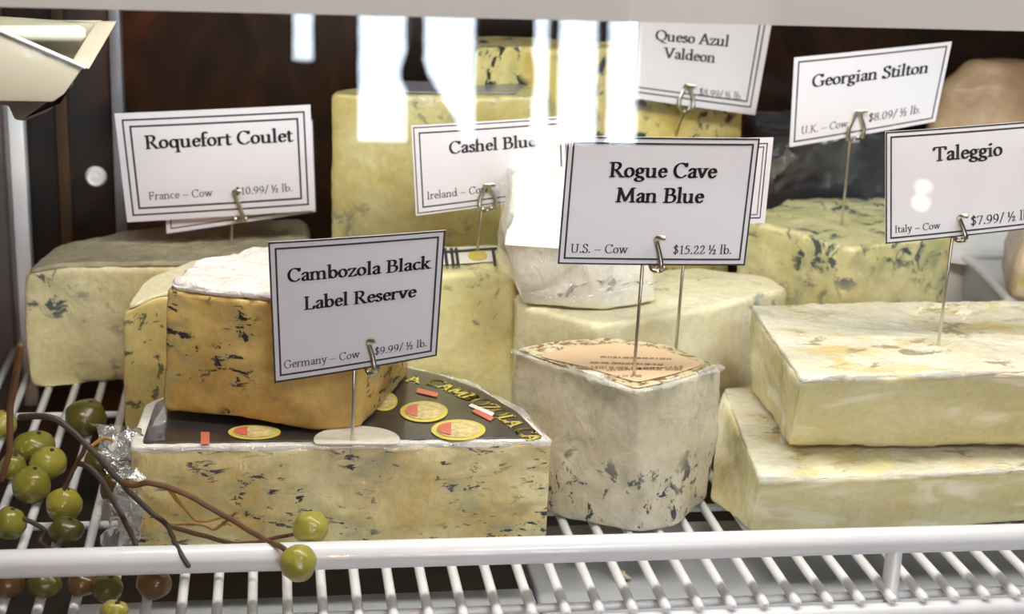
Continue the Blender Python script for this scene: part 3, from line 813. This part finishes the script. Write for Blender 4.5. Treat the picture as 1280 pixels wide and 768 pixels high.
q1 = loft('cheese_wedge', [setz(top, 0), top], cheese('valdeon_paste', (192, 174, 96), (206, 194, 136), vein=(38, 44, 44), vscale=80, vlow=0.55, soft=0.03, mask=(0.42, 0.5), mscale=22, halo=(160, 160, 110), seed=23.0, wrap=0.3), corner=3, er=0.004, amp=0.001, seed=12)
tag(q1, 'tallest golden wedge with dark blue spots under the Queso Azul Valdeon card', 'cheese')

# -- white stack behind the tan-topped wedge
wl = cheese('ivory_paste', (224, 218, 180), (234, 230, 204), vein=(140, 152, 148), vscale=50, vlow=0.56, soft=0.08, mask=(0.45, 0.6), mscale=16, seed=27.0, wrap=0.6, wscale=40)
zt = 0.080
top = [onz(646, 380, zt), onz(745, 406, zt), onz(800, 400, zt), onz(890, 384, zt), onz(986, 360, zt), onz(966, 346, zt), onz(880, 334, zt), V(0.03, 0.235, zt)]
bot = setz(top, 0); bot[0] = onz(648, 500, 0.0) if False else setz([onz(648, 380, zt)], 0)[0]
lo_ = loft('cheese_wedge', [bot, top], wl, corner=2, er=0.0035, amp=0.0008, seed=14)
tag(lo_, 'broad ivory wedge behind the tan-topped wedge, lower of two stacked', 'cheese')
zt2 = zt+0.0008
uo = [[V(0.031, 0.182, zt2), V(0.080, 0.172, zt2), V(0.110, 0.186, zt2), V(0.112, 0.232, zt2), V(0.036, 0.236, zt2)],
      [ony(630, 306, 0.172), ony(720, 312, 0.168), V(0.105, 0.182, 0.108), V(0.110, 0.238, 0.112), V(0.028, 0.242, 0.112)],
      [ony(641, 215, 0.204), ony(720, 214, 0.204), V(0.098, 0.208, 0.149), V(0.098, 0.236, 0.149), V(0.030, 0.238, 0.149)]]
up_ = loft('cheese_chunk', uo, cheese('white_paste', (236, 234, 222), (246, 245, 240), vein=(150, 160, 170), vscale=40, vlow=0.63, soft=0.06, mask=(0.5, 0.6), coat=0.8, wrap=0.7, wscale=60, seed=31.0), corner=2, er=0.003, amp=0.0012, lumps=0.0015, seed=16)
tag(up_, 'bright white wrapped chunk with a sloping top, upper of two stacked', 'cheese')
f = crumple('plastic_wrap', [ony(655, 366, .170), ony(720, 376, .168), ony(826, 352, .176), ony(760, 348, .172)], M['wrap'], up_, 0.003, seed=4.4)
f = crumple('plastic_wrap', [ony(627, 222, .176), ony(641, 214, .19), ony(652, 372, .176), ony(622, 318, .178)], M['wrap'], up_, 0.002, seed=6.4)

# -- crumbly V-fronted wedge at the back right
st = cheese('stilton_paste', (206, 200, 142), (224, 218, 174), vein=(74, 90, 94), vscale=70, vlow=0.535, soft=0.05, mask=(0.40, 0.54), mscale=18, halo=(160, 170, 128), seed=35.0, vdist=0.9, coat=0.3, wrap=0.3)
zt = 0.103
top = [onz(925, 276, zt), onz(990, 290, zt), onz(1062, 312, zt), onz(1120, 304, zt), onz(1192, 292, zt), onz(1180, 262, zt), onz(1112, 240, zt), onz(1030, 230, zt), onz(962, 229, zt)]
bot = setz(top, 0); bot[2].y += 0.006
for p in top+bot: p.y = min(p.y, 0.352)
s1 = loft('cheese_wedge', [bot, top], st, corner=1, er=0.0025, amp=0.0014, dents=0.0012, seed=18)
tag(s1, 'crumbly green-veined wedge with a pointed front under the Georgian Stilton card', 'cheese')
dk = plain('dark_wrapper', (56, 60, 66), 0.3, coat=0.8, var=0.25, vscale=30, bstr=0.5)
zt = 0.150
top = [V(0.228, 0.378, zt-0.010), V(0.30, 0.374, zt), V(0.338, 0.378, zt-0.01), V(0.338, 0.43, zt), V(0.228, 0.43, zt)]
dks = loft('cheese_parcel', [setz(top, 0), top], dk, corner=4, er=0.008, amp=0.0016, lumps=0.003, seed=20)
tag(dks, 'charcoal film-wrapped parcel standing behind the crumbly green-veined wedge', 'cheese')
f = crumple('plastic_wrap', [ony(960, 232, .366), ony(1000, 190, .366), ony(985, 186, .370), ony(962, 205, .368)], M['wrap'], dks, 0.006, seed=2.2)
# tan solid standing in for an arm reflected in the glass, upper right
tn = cheese('tan_arm_reflection', (168, 138, 108), (196, 170, 138), coat=0.3, wrap=0.2, seed=40)
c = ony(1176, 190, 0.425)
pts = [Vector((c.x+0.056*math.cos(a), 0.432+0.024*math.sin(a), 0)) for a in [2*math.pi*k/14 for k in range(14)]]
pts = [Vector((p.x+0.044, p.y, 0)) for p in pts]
tw = loft('arm_reflection_form', [setz(pts, 0.0), setz(pts, 0.13), setz(shift(pts, s=0.86), 0.168), setz(shift(pts, s=0.5), 0.188)], tn, corner=4, er=0.006, amp=0.001, seed=21)
tag(tw, 'rounded tan shape standing in for a reflected arm behind the Georgian Stilton card', 'cheese')

# -- tan-topped wedge, front middle
zt = 0.0765
rg = cheese('grey_blue_paste', (196, 186, 160), (214, 206, 186), vein=(52, 62, 72), vscale=100, vstretch=(1, 1, 0.85), vlow=0.555, soft=0.035, mask=(0.38, 0.50), mscale=26, halo=(160, 160, 138), seed=44.0, vdist=0.5, wrap=0.9, wscale=36, zrange=(0.30, 0.62, 0.0765))
top = [onz(640, 438, zt), onz(690, 428, zt), onz(760, 423, zt), onz(835, 432, zt), onz(902, 460, zt), onz(852, 476, zt), onz(796, 489, zt), onz(716, 464, zt)]
bot = setz(top, 0)
bot[6] = V(0.075, 0.057, 0); bot[5] = onz(845, 660, 0); bot[4] = onz(884, 622, 0); bot[7] = V(0.036, 0.077, 0); bot[3] += Vector((-0.004, 0.004, 0))
mid = [a.lerp(b, 0.5) for a, b in zip(bot, top)]
mid[4] += Vector((0.003, 0, 0)); mid[7] += Vector((0.002, 0.002, 0))
rog = loft('cheese_wedge', [bot, mid, top], rg, corner=2, er=0.0028, amp=0.0009, lumps=0.0012, seed=24)
film_edge([onz(x, y, zt+0.0008) for x, y in ((641, 439), (716, 464), (796, 488), (852, 475), (901, 460))], rog, 0.003, 3)
tag(rog, 'tall grey-blue wedge with a tan paper top in the front middle', 'cheese')
lt = shift(top, s=0.90)
pl = plain('tan_paper', (206, 176, 142), 0.55, var=0.06, vscale=30)
pr = loft('paper_border', [shift(shift(top, s=0.97), dz=0.0002), shift(shift(top, s=0.96), dz=0.0010)], cheese('patterned_border', (190, 172, 130), (216, 204, 170), vein=(120, 96, 60), vscale=230, vlow=0.5, soft=0.05, mask=(0, .1), wrap=0.5), rog, corner=2, er=0.0004, amp=0.0002)
lt = [onz(x, y, zt) for x, y in ((672, 449), (712, 438), (765, 433), (826, 440), (880, 459), (846, 470), (796, 482), (730, 462))]
pp = loft('paper_label', [shift(lt, dz=0.0012), shift(lt, dz=0.0018)], pl, rog, corner=2, er=0.0003, amp=0.0001)
bm = bmesh.new()
def tick(px, py, w_, h_):
    bm.faces.new([bm.verts.new(onz(px+a, py+b, zt+0.0021)) for a, b in ((-w_, h_), (w_, h_), (w_, -h_), (-w_, -h_))])
random.seed(4)
for row, (x0, x1, y, sl) in enumerate(((752, 842, 446, .03), (740, 830, 453, .03), (722, 852, 459, .02), (760, 852, 463, -.05), (752, 800, 470, 0))):
    x = x0
    while x < x1:
        w_ = random.uniform(0.8, 2.4); tick(x, y+(x-x0)*sl, w_, 0.9 if row != 2 else 1.4); x += w_*2+random.choice((1.2, 1.4, 3.2))
finish('print', bm, plain('brown_ink', (150, 122, 92), 0.6), pp, smooth=False)

# -- two pale square slabs, front right
tb = cheese('pale_paste', (212, 202, 148), (226, 218, 174), vein=(238, 232, 204), vscale=16, vstretch=(1, 1, 3.4), vlow=0.52, soft=0.08, mask=(0.3, 0.5), vdet=4, vrough=0.5, coat=0.6, wrap=0.6, wscale=26, seed=50)
rd = cheese('wrinkled_rind', (214, 208, 182), (232, 228, 210), vein=(158, 148, 116), vscale=44, vstretch=(1, 1.9, 1), vlow=0.555, soft=0.04, mask=(0.45, 0.55), mscale=18, halo=(206, 178, 96), seed=52, coat=0.6, wrap=0.9, wscale=60)
zt = 0.0335
top = [onz(946, 600, zt), onz(1120, 596, zt), V(0.36, 0.050, zt), V(0.36, 0.185, zt), V(0.20, 0.185, zt), onz(902, 487, zt)]
bot = setz(top, 0); bot[0] = onz(938, 669, 0); bot[1].y += 0.006; bot[2].y += 0.006; bot[5] = onz(886, 628, 0.0)
b1 = loft('cheese_slab', [bot, top], tb, corner=1, er=0.0032, amp=0.0012, lumps=0.0024, seed=26)
tag(b1, 'pale cream slab at the front right, lower of two stacked square slabs', 'cheese')
loft('rind', [shift(top, s=0.992, dz=-0.002), shift(top, s=0.985, dz=0.0009)], rd, b1, corner=1, er=0.001, amp=0.0007, nscale=90, seed=3)
film_edge([onz(948, 600, zt+.0008), onz(1120, 596, zt+.0008), V(0.30, 0.0505, zt+.0008)], b1, 0.004, 4)
zb_, zt = 0.0362, 0.083
top = [onz(1000, 476, zt), onz(1140, 470, zt), V(0.365, 0.052, zt), V(0.372, 0.176, zt), onz(1110, 379, zt), onz(937, 384, zt)]
bot = [onz(984, 562, zb_), onz(1140, 562, zb_), V(0.365, 0.068, zb_), V(0.372, 0.180, zb_), V(0.27, 0.180, zb_), onz(940, 492, zb_)]
b2 = loft('cheese_slab', [bot, top], tb, corner=2, er=0.0045, amp=0.0013, lumps=0.0028, seed=29)
tag(b2, 'pale cream slab with a wrinkled top rind, upper of two stacked square slabs', 'cheese')
loft('rind', [shift(top, s=0.995, dz=-0.002), shift(top, s=0.99, dz=0.0010)], rd, b2, corner=1, er=0.001, amp=0.0009, nscale=90, seed=5)
film_edge([onz(1001, 476, zt+.0008), onz(1140, 470, zt+.0008), V(0.30, 0.059, zt+.0008)], b2, 0.004, 5)
f = crumple('plastic_wrap', [ony(975, 520, .082), ony(1010, 520, .078), ony(1008, 556, .078), ony(978, 556, .078)], M['wrap'], b2, 0.002, seed=7.4)

# -- white tray and pink-tinged wrapped piece at the right edge
ty = 0.235
tray = empty('tray', V(0.42, 0.30, 0))
tag(tray, 'white plastic tray at the right edge behind the stacked slabs', 'tray')
twm = plain('white_plastic', (224, 226, 228), 0.35, coat=0.3, var=0.02)
bm = bmesh.new()
P = [onz(1262, 378, 0.05), onz(1196, 318, 0.05), V(0.355, 0.385, 0.05), V(0.56, 0.385, 0.05), V(0.56, 0.225, 0.05)]
loft('tray_floor', [shift(setz(P, 0.0), s=0.9), setz(P, 0.05)], twm, tray, corner=3, er=0.003, amp=0.0002)
bm = bmesh.new(); tube_bm(bm, smooth_path([p+Vector((0, 0, 0.001)) for p in P+[P[0]]], 8), 0.0035, 10); finish('rim', bm, twm, tray)
box('back_board', V(0.348, 0.388, 0.0), V(0.56, 0.398, 0.118), twm, tray, 0.002)
pk = cheese('pinkish_wrapped_paste', (206, 176, 150), (222, 200, 172), vein=(190, 186, 120), vscale=40, vlow=0.55, soft=0.06, mask=(0.4, 0.6), coat=0.8, wrap=0.9, wscale=60, seed=60)
pts = [V(0.371, 0.272, 0), V(0.415, 0.240, 0), V(0.48, 0.25, 0), V(0.48, 0.34, 0), V(0.40, 0.345, 0)]
pc = loft('cheese_piece', [setz(pts, 0.0535), setz(shift(pts, s=1.02), 0.075), setz(shift(pts, s=0.9), 0.098)], pk, corner=5, er=0.006, amp=0.001, lumps=0.002, seed=33)
tag(pc, 'pinkish film-wrapped cheese piece lying in the white tray', 'cheese')

# a small crumb on the pan
cb = onz(776, 730, -0.030)
cr = blob('crumb', cb+Vector((0,0,0.002))+Vector((0, 0, 0.0018)), 0.0034, 0.003, 0.0026, plain('crumb', (220, 204, 176), 0.7), amp=0.8, seed=3)
tag(cr, 'small pale cheese crumb on the grey pan under the guard rail', 'crumb')

# ------------------------------------------------------------------ price cards
def card_sign(corners, lines, label, pin=None, clip=(), frames=((0.0, 0.013), (0.042, 0.014)), bow=0.002, soft=False, name='price_card', text_mat=None, pin_u=0.5, th=0.0007):
    tl, tr, br, bl = corners
    nrm = (tr-tl).cross(bl-tl).normalized()
    if nrm.y > 0: nrm = -nrm                              # towards the viewer
    def S(u, v, off=0.0):                                 # u right, v down
        p = tl.lerp(tr, u).lerp(bl.lerp(br, u), v)
        return p+nrm*(off+bow*(4*(u-0.5)**2-1)*-1*0.5)
    Wd = ((tr-tl).length+(br-bl).length)/2; Hd = ((bl-tl).length+(br-tr).length)/2
    base = pin[1] if pin else (bl+br)/2
    root = empty(name, base); tag(root, label, 'price card', 'price cards on the cheeses')
    bm = bmesh.new(); nu, nv = 14, 8
    f = [[bm.verts.new(S(i/nu, j/nv)) for j in range(nv+1)] for i in range(nu+1)]
    b = [[bm.verts.new(S(i/nu, j/nv, -th)) for j in range(nv+1)] for i in range(nu+1)]
    for i in range(nu):
        for j in range(nv):
            bm.faces.new((f[i][j], f[i+1][j], f[i+1][j+1], f[i][j+1])); bm.faces.new((b[i][j], b[i][j+1], b[i+1][j+1], b[i+1][j]))
    for i in range(nu):
        bm.faces.new((f[i][0], b[i][0], b[i+1][0], f[i+1][0])); bm.faces.new((f[i][nv], f[i+1][nv], b[i+1][nv], b[i][nv]))
    for j in range(nv):
        bm.faces.new((f[0][j], f[0][j+1], b[0][j+1], b[0][j])); bm.faces.new((f[nu][j], b[nu][j], b[nu][j+1], f[nu][j+1]))
    cardo = finish('card', bm, M['card'], root)
    e = 0.00012
    bm = bmesh.new()
    for ins, wd in frames:                                # printed border lines
        iu, iv = ins*Hd/Wd, ins; wu, wv = wd*Hd/Wd, wd
        for (u0, v0, u1, v1) in ((iu, iv, 1-iu, iv+wv), (iu, 1-iv-wv, 1-iu, 1-iv), (iu, iv, iu+wu, 1-iv), (1-iu-wu, iv, 1-iu, 1-iv)):
            n = 14 if u1-u0 > 0.3 else 1
            for k in range(n):
                a, b_ = u0+(u1-u0)*k/n, u0+(u1-u0)*(k+1)/n
                bm.faces.new([bm.verts.new(S(*q, e)) for q in ((a, v0), (b_, v0), (b_, v1), (a, v1))])
    finish('border', bm, M['greyink'], cardo, smooth=False)
    for s, u0, u1, vb, bold in lines:
        k = (u1-u0)*Wd/text_w(s); bm = bmesh.new()
        text_bm(bm, s, bold, lambda x, y: S(u0+x*k/Wd, vb-y*(0.88 if bold else 0.94)*k/Hd, e))
        finish('lettering', bm, text_mat or (M['ink'] if bold else M['greyink']), cardo, smooth=False)
    if pin:
        a, bpt = pin
        tube('pin', [a, a.lerp(bpt, 0.5), bpt-(a-bpt).normalized()*0.006], 0.00085, M['steel'], root, 10)
    if clip:
        bm = bmesh.new()
        cu, n, hh = clip[:3]                              # centre, number of front prongs, height
        us = [cu] if n == 1 else [cu-0.05, cu+0.05]
        vb = 1.0
        for i, u in enumerate(us):
            lean = -0.025 if n == 1 else (0.035 if i == 0 else -0.035)
            pth = [S(u, vb+0.03, -0.001), S(u+0.012 if n == 1 else u, vb+0.02, 0.0022), S(u, vb-hh*0.35, 0.0016), S(u+lean, vb-hh*0.85, 0.0012), S(u+lean, vb-hh, 0.003), S(u+lean+0.035*(1 if n == 1 else 1), vb-hh*1.0, 0.004)]
            tube_bm(bm, smooth_path(pth, 4), 0.0012, 8, flat=0.4, nref=nrm)
        pth = [S(cu-0.05, vb-0.08, -0.002), S(cu-0.03, vb+0.035, -0.0015), S(cu, vb+0.045, 0.0005), S(cu+0.03, vb+0.035, -0.0015), S(cu+0.05, vb-0.08, -0.002)]
        tube_bm(bm, smooth_path(pth, 4), 0.0011, 8)
        finish('clip', bm, M['steel'], root)
    return root, S

def quad(pts, y):                                         # y one number or (left, right)
    yl, yr_ = (y, y) if not hasattr(y, '__len__') else y
    return [ony(*pts[0], yl), ony(*pts[1], yr_), ony(*pts[2], yr_), ony(*pts[3], yl)]

# Rogue Cave Man Blue
pb = onz(792, 470, 0.078); y0 = pb.y
card_sign(quad(((710, 170), (950, 173), (931, 332), (697, 330)), y0), [('Rogue Cave', .225, .79, .305, True), ('Man Blue', .27, .735, .50, True), ('U.S. – Cow', .06, .36, .905, False), ('$15.22 ½ lb.', .60, .92, .905, False)],
          'white price card reading Rogue Cave Man Blue on a steel pin', (ony(803, 332, y0+0.001), pb), (0.53, 1, 0.23))
# the card hidden behind it
pb = onz(843, 437, 0.0765); y0 = 0.128; pb.y = y0
card_sign(quad(((772, 176), (967, 172), (956, 279), (768, 284)), y0), [], 'white price card mostly hidden behind the Rogue Cave Man Blue card', (ony(858, 283, y0), onz(845, 434, 0.0765)), (), frames=((0.06, 0.012), (0.10, 0.010)), bow=0.0)
# Cambozola Black Label Reserve
pb = onz(440, 551, 0.0535); y0 = pb.y
card_sign(quad(((335, 303), (557, 288), (546, 445), (343, 479)), (y0, y0)), [('Cambozola Black', .10, .93, .285, True), ('Label Reserve', .19, .85, .495, True), ('Germany – Cow', .06, .52, .905, False), ('$9.99/ ½ lb.', .61, .935, .905, False)],
          'white price card reading Cambozola Black Label Reserve on a steel pin', (ony(443, 462, y0+0.001), pb), (0.60, 1, 0.22))
# Roquefort Coulet and the second card in its clip
y0 = 0.262
pr_b = ony(289, 318, 0.30); pr_b = onz(289, 309, 0.082)
y0 = pr_b.y-0.004
card_sign(quad(((143, 142), (388, 131), (394, 263), (159, 278)), y0), [('Roquefort Coulet', .135, .90, .33, True), ('France – Cow', .125, .46, .80, False), ('$10.99/ ½ lb.', .58, .885, .80, False)],
          'white price card reading Roquefort Coulet in front of a second card', (ony(290, 274, y0+0.004), pr_b), (0.60, 1, 0.24), frames=((0.055, 0.016), (0.115, 0.018)))
card_sign(quad(((200, 160), (392, 150), (396, 266), (207, 294)), y0+0.003), [], 'white price card showing only its lower border beneath the Roquefort Coulet card', None, (), frames=((0.0, 0.012), (0.05, 0.012)), bow=0.0)
# Cashel Blue
pb = onz(597, 312, 0.0985); y0 = pb.y
card_sign(quad(((514, 157), (709, 145), (712, 243), (520, 270)), y0), [('Cashel Blue', .23, .79, .34, True), ('Ireland – Cow', .075, .47, .83, False)],
          'white price card reading Cashel Blue beside the bright white chunk', (ony(602, 258, y0+0.001), pb), (0.46, 2, 0.26), frames=((0.02, 0.012), (0.08, 0.016)), text_mat=M['greyink'])
# Queso Azul Valdeon
y0 = 0.352
card_sign(quad(((786, -30), (974, -22), (944, 144), (780, 121)), y0), [('Queso Azul', .20, .72, .50, True), ('Valdeon', .27, .64, .635, True), ('$8.99/ ½ lb.', .55, .88, .90, False)],
          'white price card reading Queso Azul Valdeon tilted at the top of the glass', (ony(856, 136, y0), V(ony(853, 170, y0).x, 0.378, 0.13)), (0.46, 2, 0.17), frames=((0.05, 0.012), (0.09, 0.012)), text_mat=M['greyink'])
# Georgian Stilton
pb = onz(1052, 281, 0.103); y0 = pb.y
card_sign(quad(((993, 72), (1190, 52), (1169, 152), (987, 184)), y0), [('Georgian Stilton', .12, .88, .35, True), ('U.K. – Cow', .07, .38, .87, False), ('$8.09/ ½ lb.', .52, .88, .85, False)],
          'white price card reading Georgian Stilton tilted up to the right', (ony(1063, 172, y0+0.001), pb), (0.44, 2, 0.30), frames=((0.045, 0.018),), text_mat=None)
# Taleggio
pb = onz(1173, 430, 0.085); y0 = pb.y
card_sign(quad(((1107, 165), (1308, 150), (1303, 284), (1107, 305)), y0), [('Taleggio', .29, .725, .285, True), ('Italy – Cow', .055, .34, .905, False), ('$7.99/ ½ lb.', .53, .93, .905, False)],
          'white price card reading Taleggio standing on the upper square slab', (ony(1190, 298, y0+0.001), pb), (0.48, 1, 0.20), text_mat=M['greyink'])

# ------------------------------------------------------------------ green fruits and their twig
fm = []
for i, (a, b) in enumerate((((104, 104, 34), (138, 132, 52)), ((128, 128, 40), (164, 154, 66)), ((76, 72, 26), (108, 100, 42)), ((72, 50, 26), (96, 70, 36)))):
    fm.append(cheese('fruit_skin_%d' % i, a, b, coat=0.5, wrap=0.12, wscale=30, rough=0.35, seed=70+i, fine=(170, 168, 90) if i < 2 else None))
dark = plain('dark_stem_end', (40, 30, 20), 0.7)
fruits = [
 (107, 522, 27, 22, 2, 'dusky green oval fruit lying apart beside the left wires, below the long cream wedge'),
 (43, 557, 26, 18, 0, 'flattened green fruit at the back of the left fruit pile'),
 (16, 584, 17, 17, 0, 'green fruit at the left of the fruit pile, half behind the nearest ones'),
 (60, 580, 24, 20, 1, 'bright green glossy fruit on the right of the left fruit pile'),
 (39, 606, 24, 23, 0, 'round green fruit at the front of the left fruit pile'),
 (80, 631, 22, 22, 1, 'pale olive round fruit hanging below the brown twig'),
 (12, 655, 20, 21, 0, 'green ribbed fruit at the left picture edge above the rail'),
 (83, 664, 22, 18, 2, 'dark olive fruit under the pale olive round one'),
 (125, 577, 18, 20, 2, 'green fruit half hidden behind the twig and the plastic film'),
 (142, 612, 16, 20, 3, 'dark brownish fruit beside the crumpled film'),
 (4, 530, 17, 17, 1, 'light green fruit cut by the left picture edge'),
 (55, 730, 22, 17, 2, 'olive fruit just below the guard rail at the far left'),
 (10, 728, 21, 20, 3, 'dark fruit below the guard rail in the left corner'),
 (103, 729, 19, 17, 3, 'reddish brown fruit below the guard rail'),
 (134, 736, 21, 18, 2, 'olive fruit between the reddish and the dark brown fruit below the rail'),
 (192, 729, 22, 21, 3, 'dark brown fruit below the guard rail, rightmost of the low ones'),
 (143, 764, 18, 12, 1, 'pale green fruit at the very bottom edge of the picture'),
]
for i, (x, y, rx, ry, mi, lab_) in enumerate(fruits):
    zc = 0.0085
    p = onz(x, y, zc)
    if y > 750: p = ony(x, y, -0.036); 
    sc_ = (p-CAM).dot(fw)/F_PX
    a, b = rx*sc_, ry*sc_
    if y <= 750: p = onz(x, y, min(b, 0.011)*0.98)
    else: p.z = max(p.z, ZS-0.018+b)
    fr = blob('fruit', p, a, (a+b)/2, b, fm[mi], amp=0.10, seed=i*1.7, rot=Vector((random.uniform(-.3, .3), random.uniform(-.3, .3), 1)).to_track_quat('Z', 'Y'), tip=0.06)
    tag(fr, lab_, 'fruit', 'green fruits at the left of the shelf')
    blob('stem_end', p+Vector((a*0.25, -b*0.1, b*0.97)), 0.0012, 0.0012, 0.0009, dark, fr, u=10, vv=6)

bark = plain('brown_bark', (92, 62, 34), 0.6, var=0.4, vscale=160)
barkd = plain('dark_bark', (46, 34, 24), 0.6, var=0.4, vscale=160)
barky = plain('yellow_bark', (140, 106, 44), 0.55, var=0.3, vscale=160)
tr_ = empty('fruit_twig', onz(150, 640, 0.0))
tag(tr_, 'brown forked twig with two green fruits reaching over the guard rail', 'twig')
def twig(name, pts, r0, r1, mat):
    P = smooth_path([ony(*p) for p in pts], 7); n = len(P)
    P = [p+Vector((noise.noise(p*150), 0, noise.noise(p*150+Vector((5, 0, 0)))))*0.0006 for p in P]
    return tube(name, P, [r0+(r1-r0)*k/(n-1) for k in range(n)], mat, tr_, 8)
twig('stem', [(26, 521, .05), (64, 522, .045), (86, 537, .042), (111, 560, .038), (150, 602, .034), (188, 641, .032), (208, 656, .026), (222, 685, .0), (236, 709, -.009)], 0.0016, 0.0011, barkd)
b_ = twig('branch', [(152, 604, .034), (166, 607, .030), (186, 604, .028), (222, 613, .027), (265, 637, .024), (300, 656, .018), (330, 674, .006), (357, 688, -.010)], 0.0015, 0.0013, bark)
twig('branch', [(209, 609, .028), (239, 645, .028), (252, 651, .027), (285, 646, .027)], 0.0010, 0.0007, barky)
twig('branch', [(208, 655, .030), (256, 671, .028), (300, 680, .026), (345, 672, .022), (372, 668, .016)], 0.0012, 0.0009, bark)
twig('branch', [(212, 654, .031), (250, 655, .029), (270, 661, .028), (296, 640, .026)], 0.0009, 0.0007, barky)
twig('branch', [(98, 580, .045), (118, 590, .042), (145, 632, .038), (160, 660, .03), (172, 690, .018)], 0.0014, 0.0012, barkd)
twig('branch', [(108, 558, .040), (92, 588, .050), (80, 612, .060)], 0.0011, 0.0010, bark)
twig('branch', [(30, 650, .035), (56, 662, .035), (50, 678, .032), (74, 693, .02)], 0.0012, 0.0010, barkd)
twig('branch', [(112, 560, .040), (128, 548, .050), (140, 552, .055)], 0.0009, 0.0007, barky)
twig('stem', [(26, 432, .055), (14, 500, .055), (12, 560, .052), (2, 600, .05)], 0.0018, 0.0013, bark)
for (x, y, yy, r) in ((388, 660, 0.012, 22), (372, 704, -0.0135, 23)):
    p = ony(x, y, yy); s_ = (p-CAM).dot(fw)/F_PX*r
    fr = blob('fruit', p, s_, s_, s_*0.98, fm[1], tr_, amp=0.12, seed=x, tip=0.05); 
    fr['label'] = 'bright green fruit at the tip of the twig'
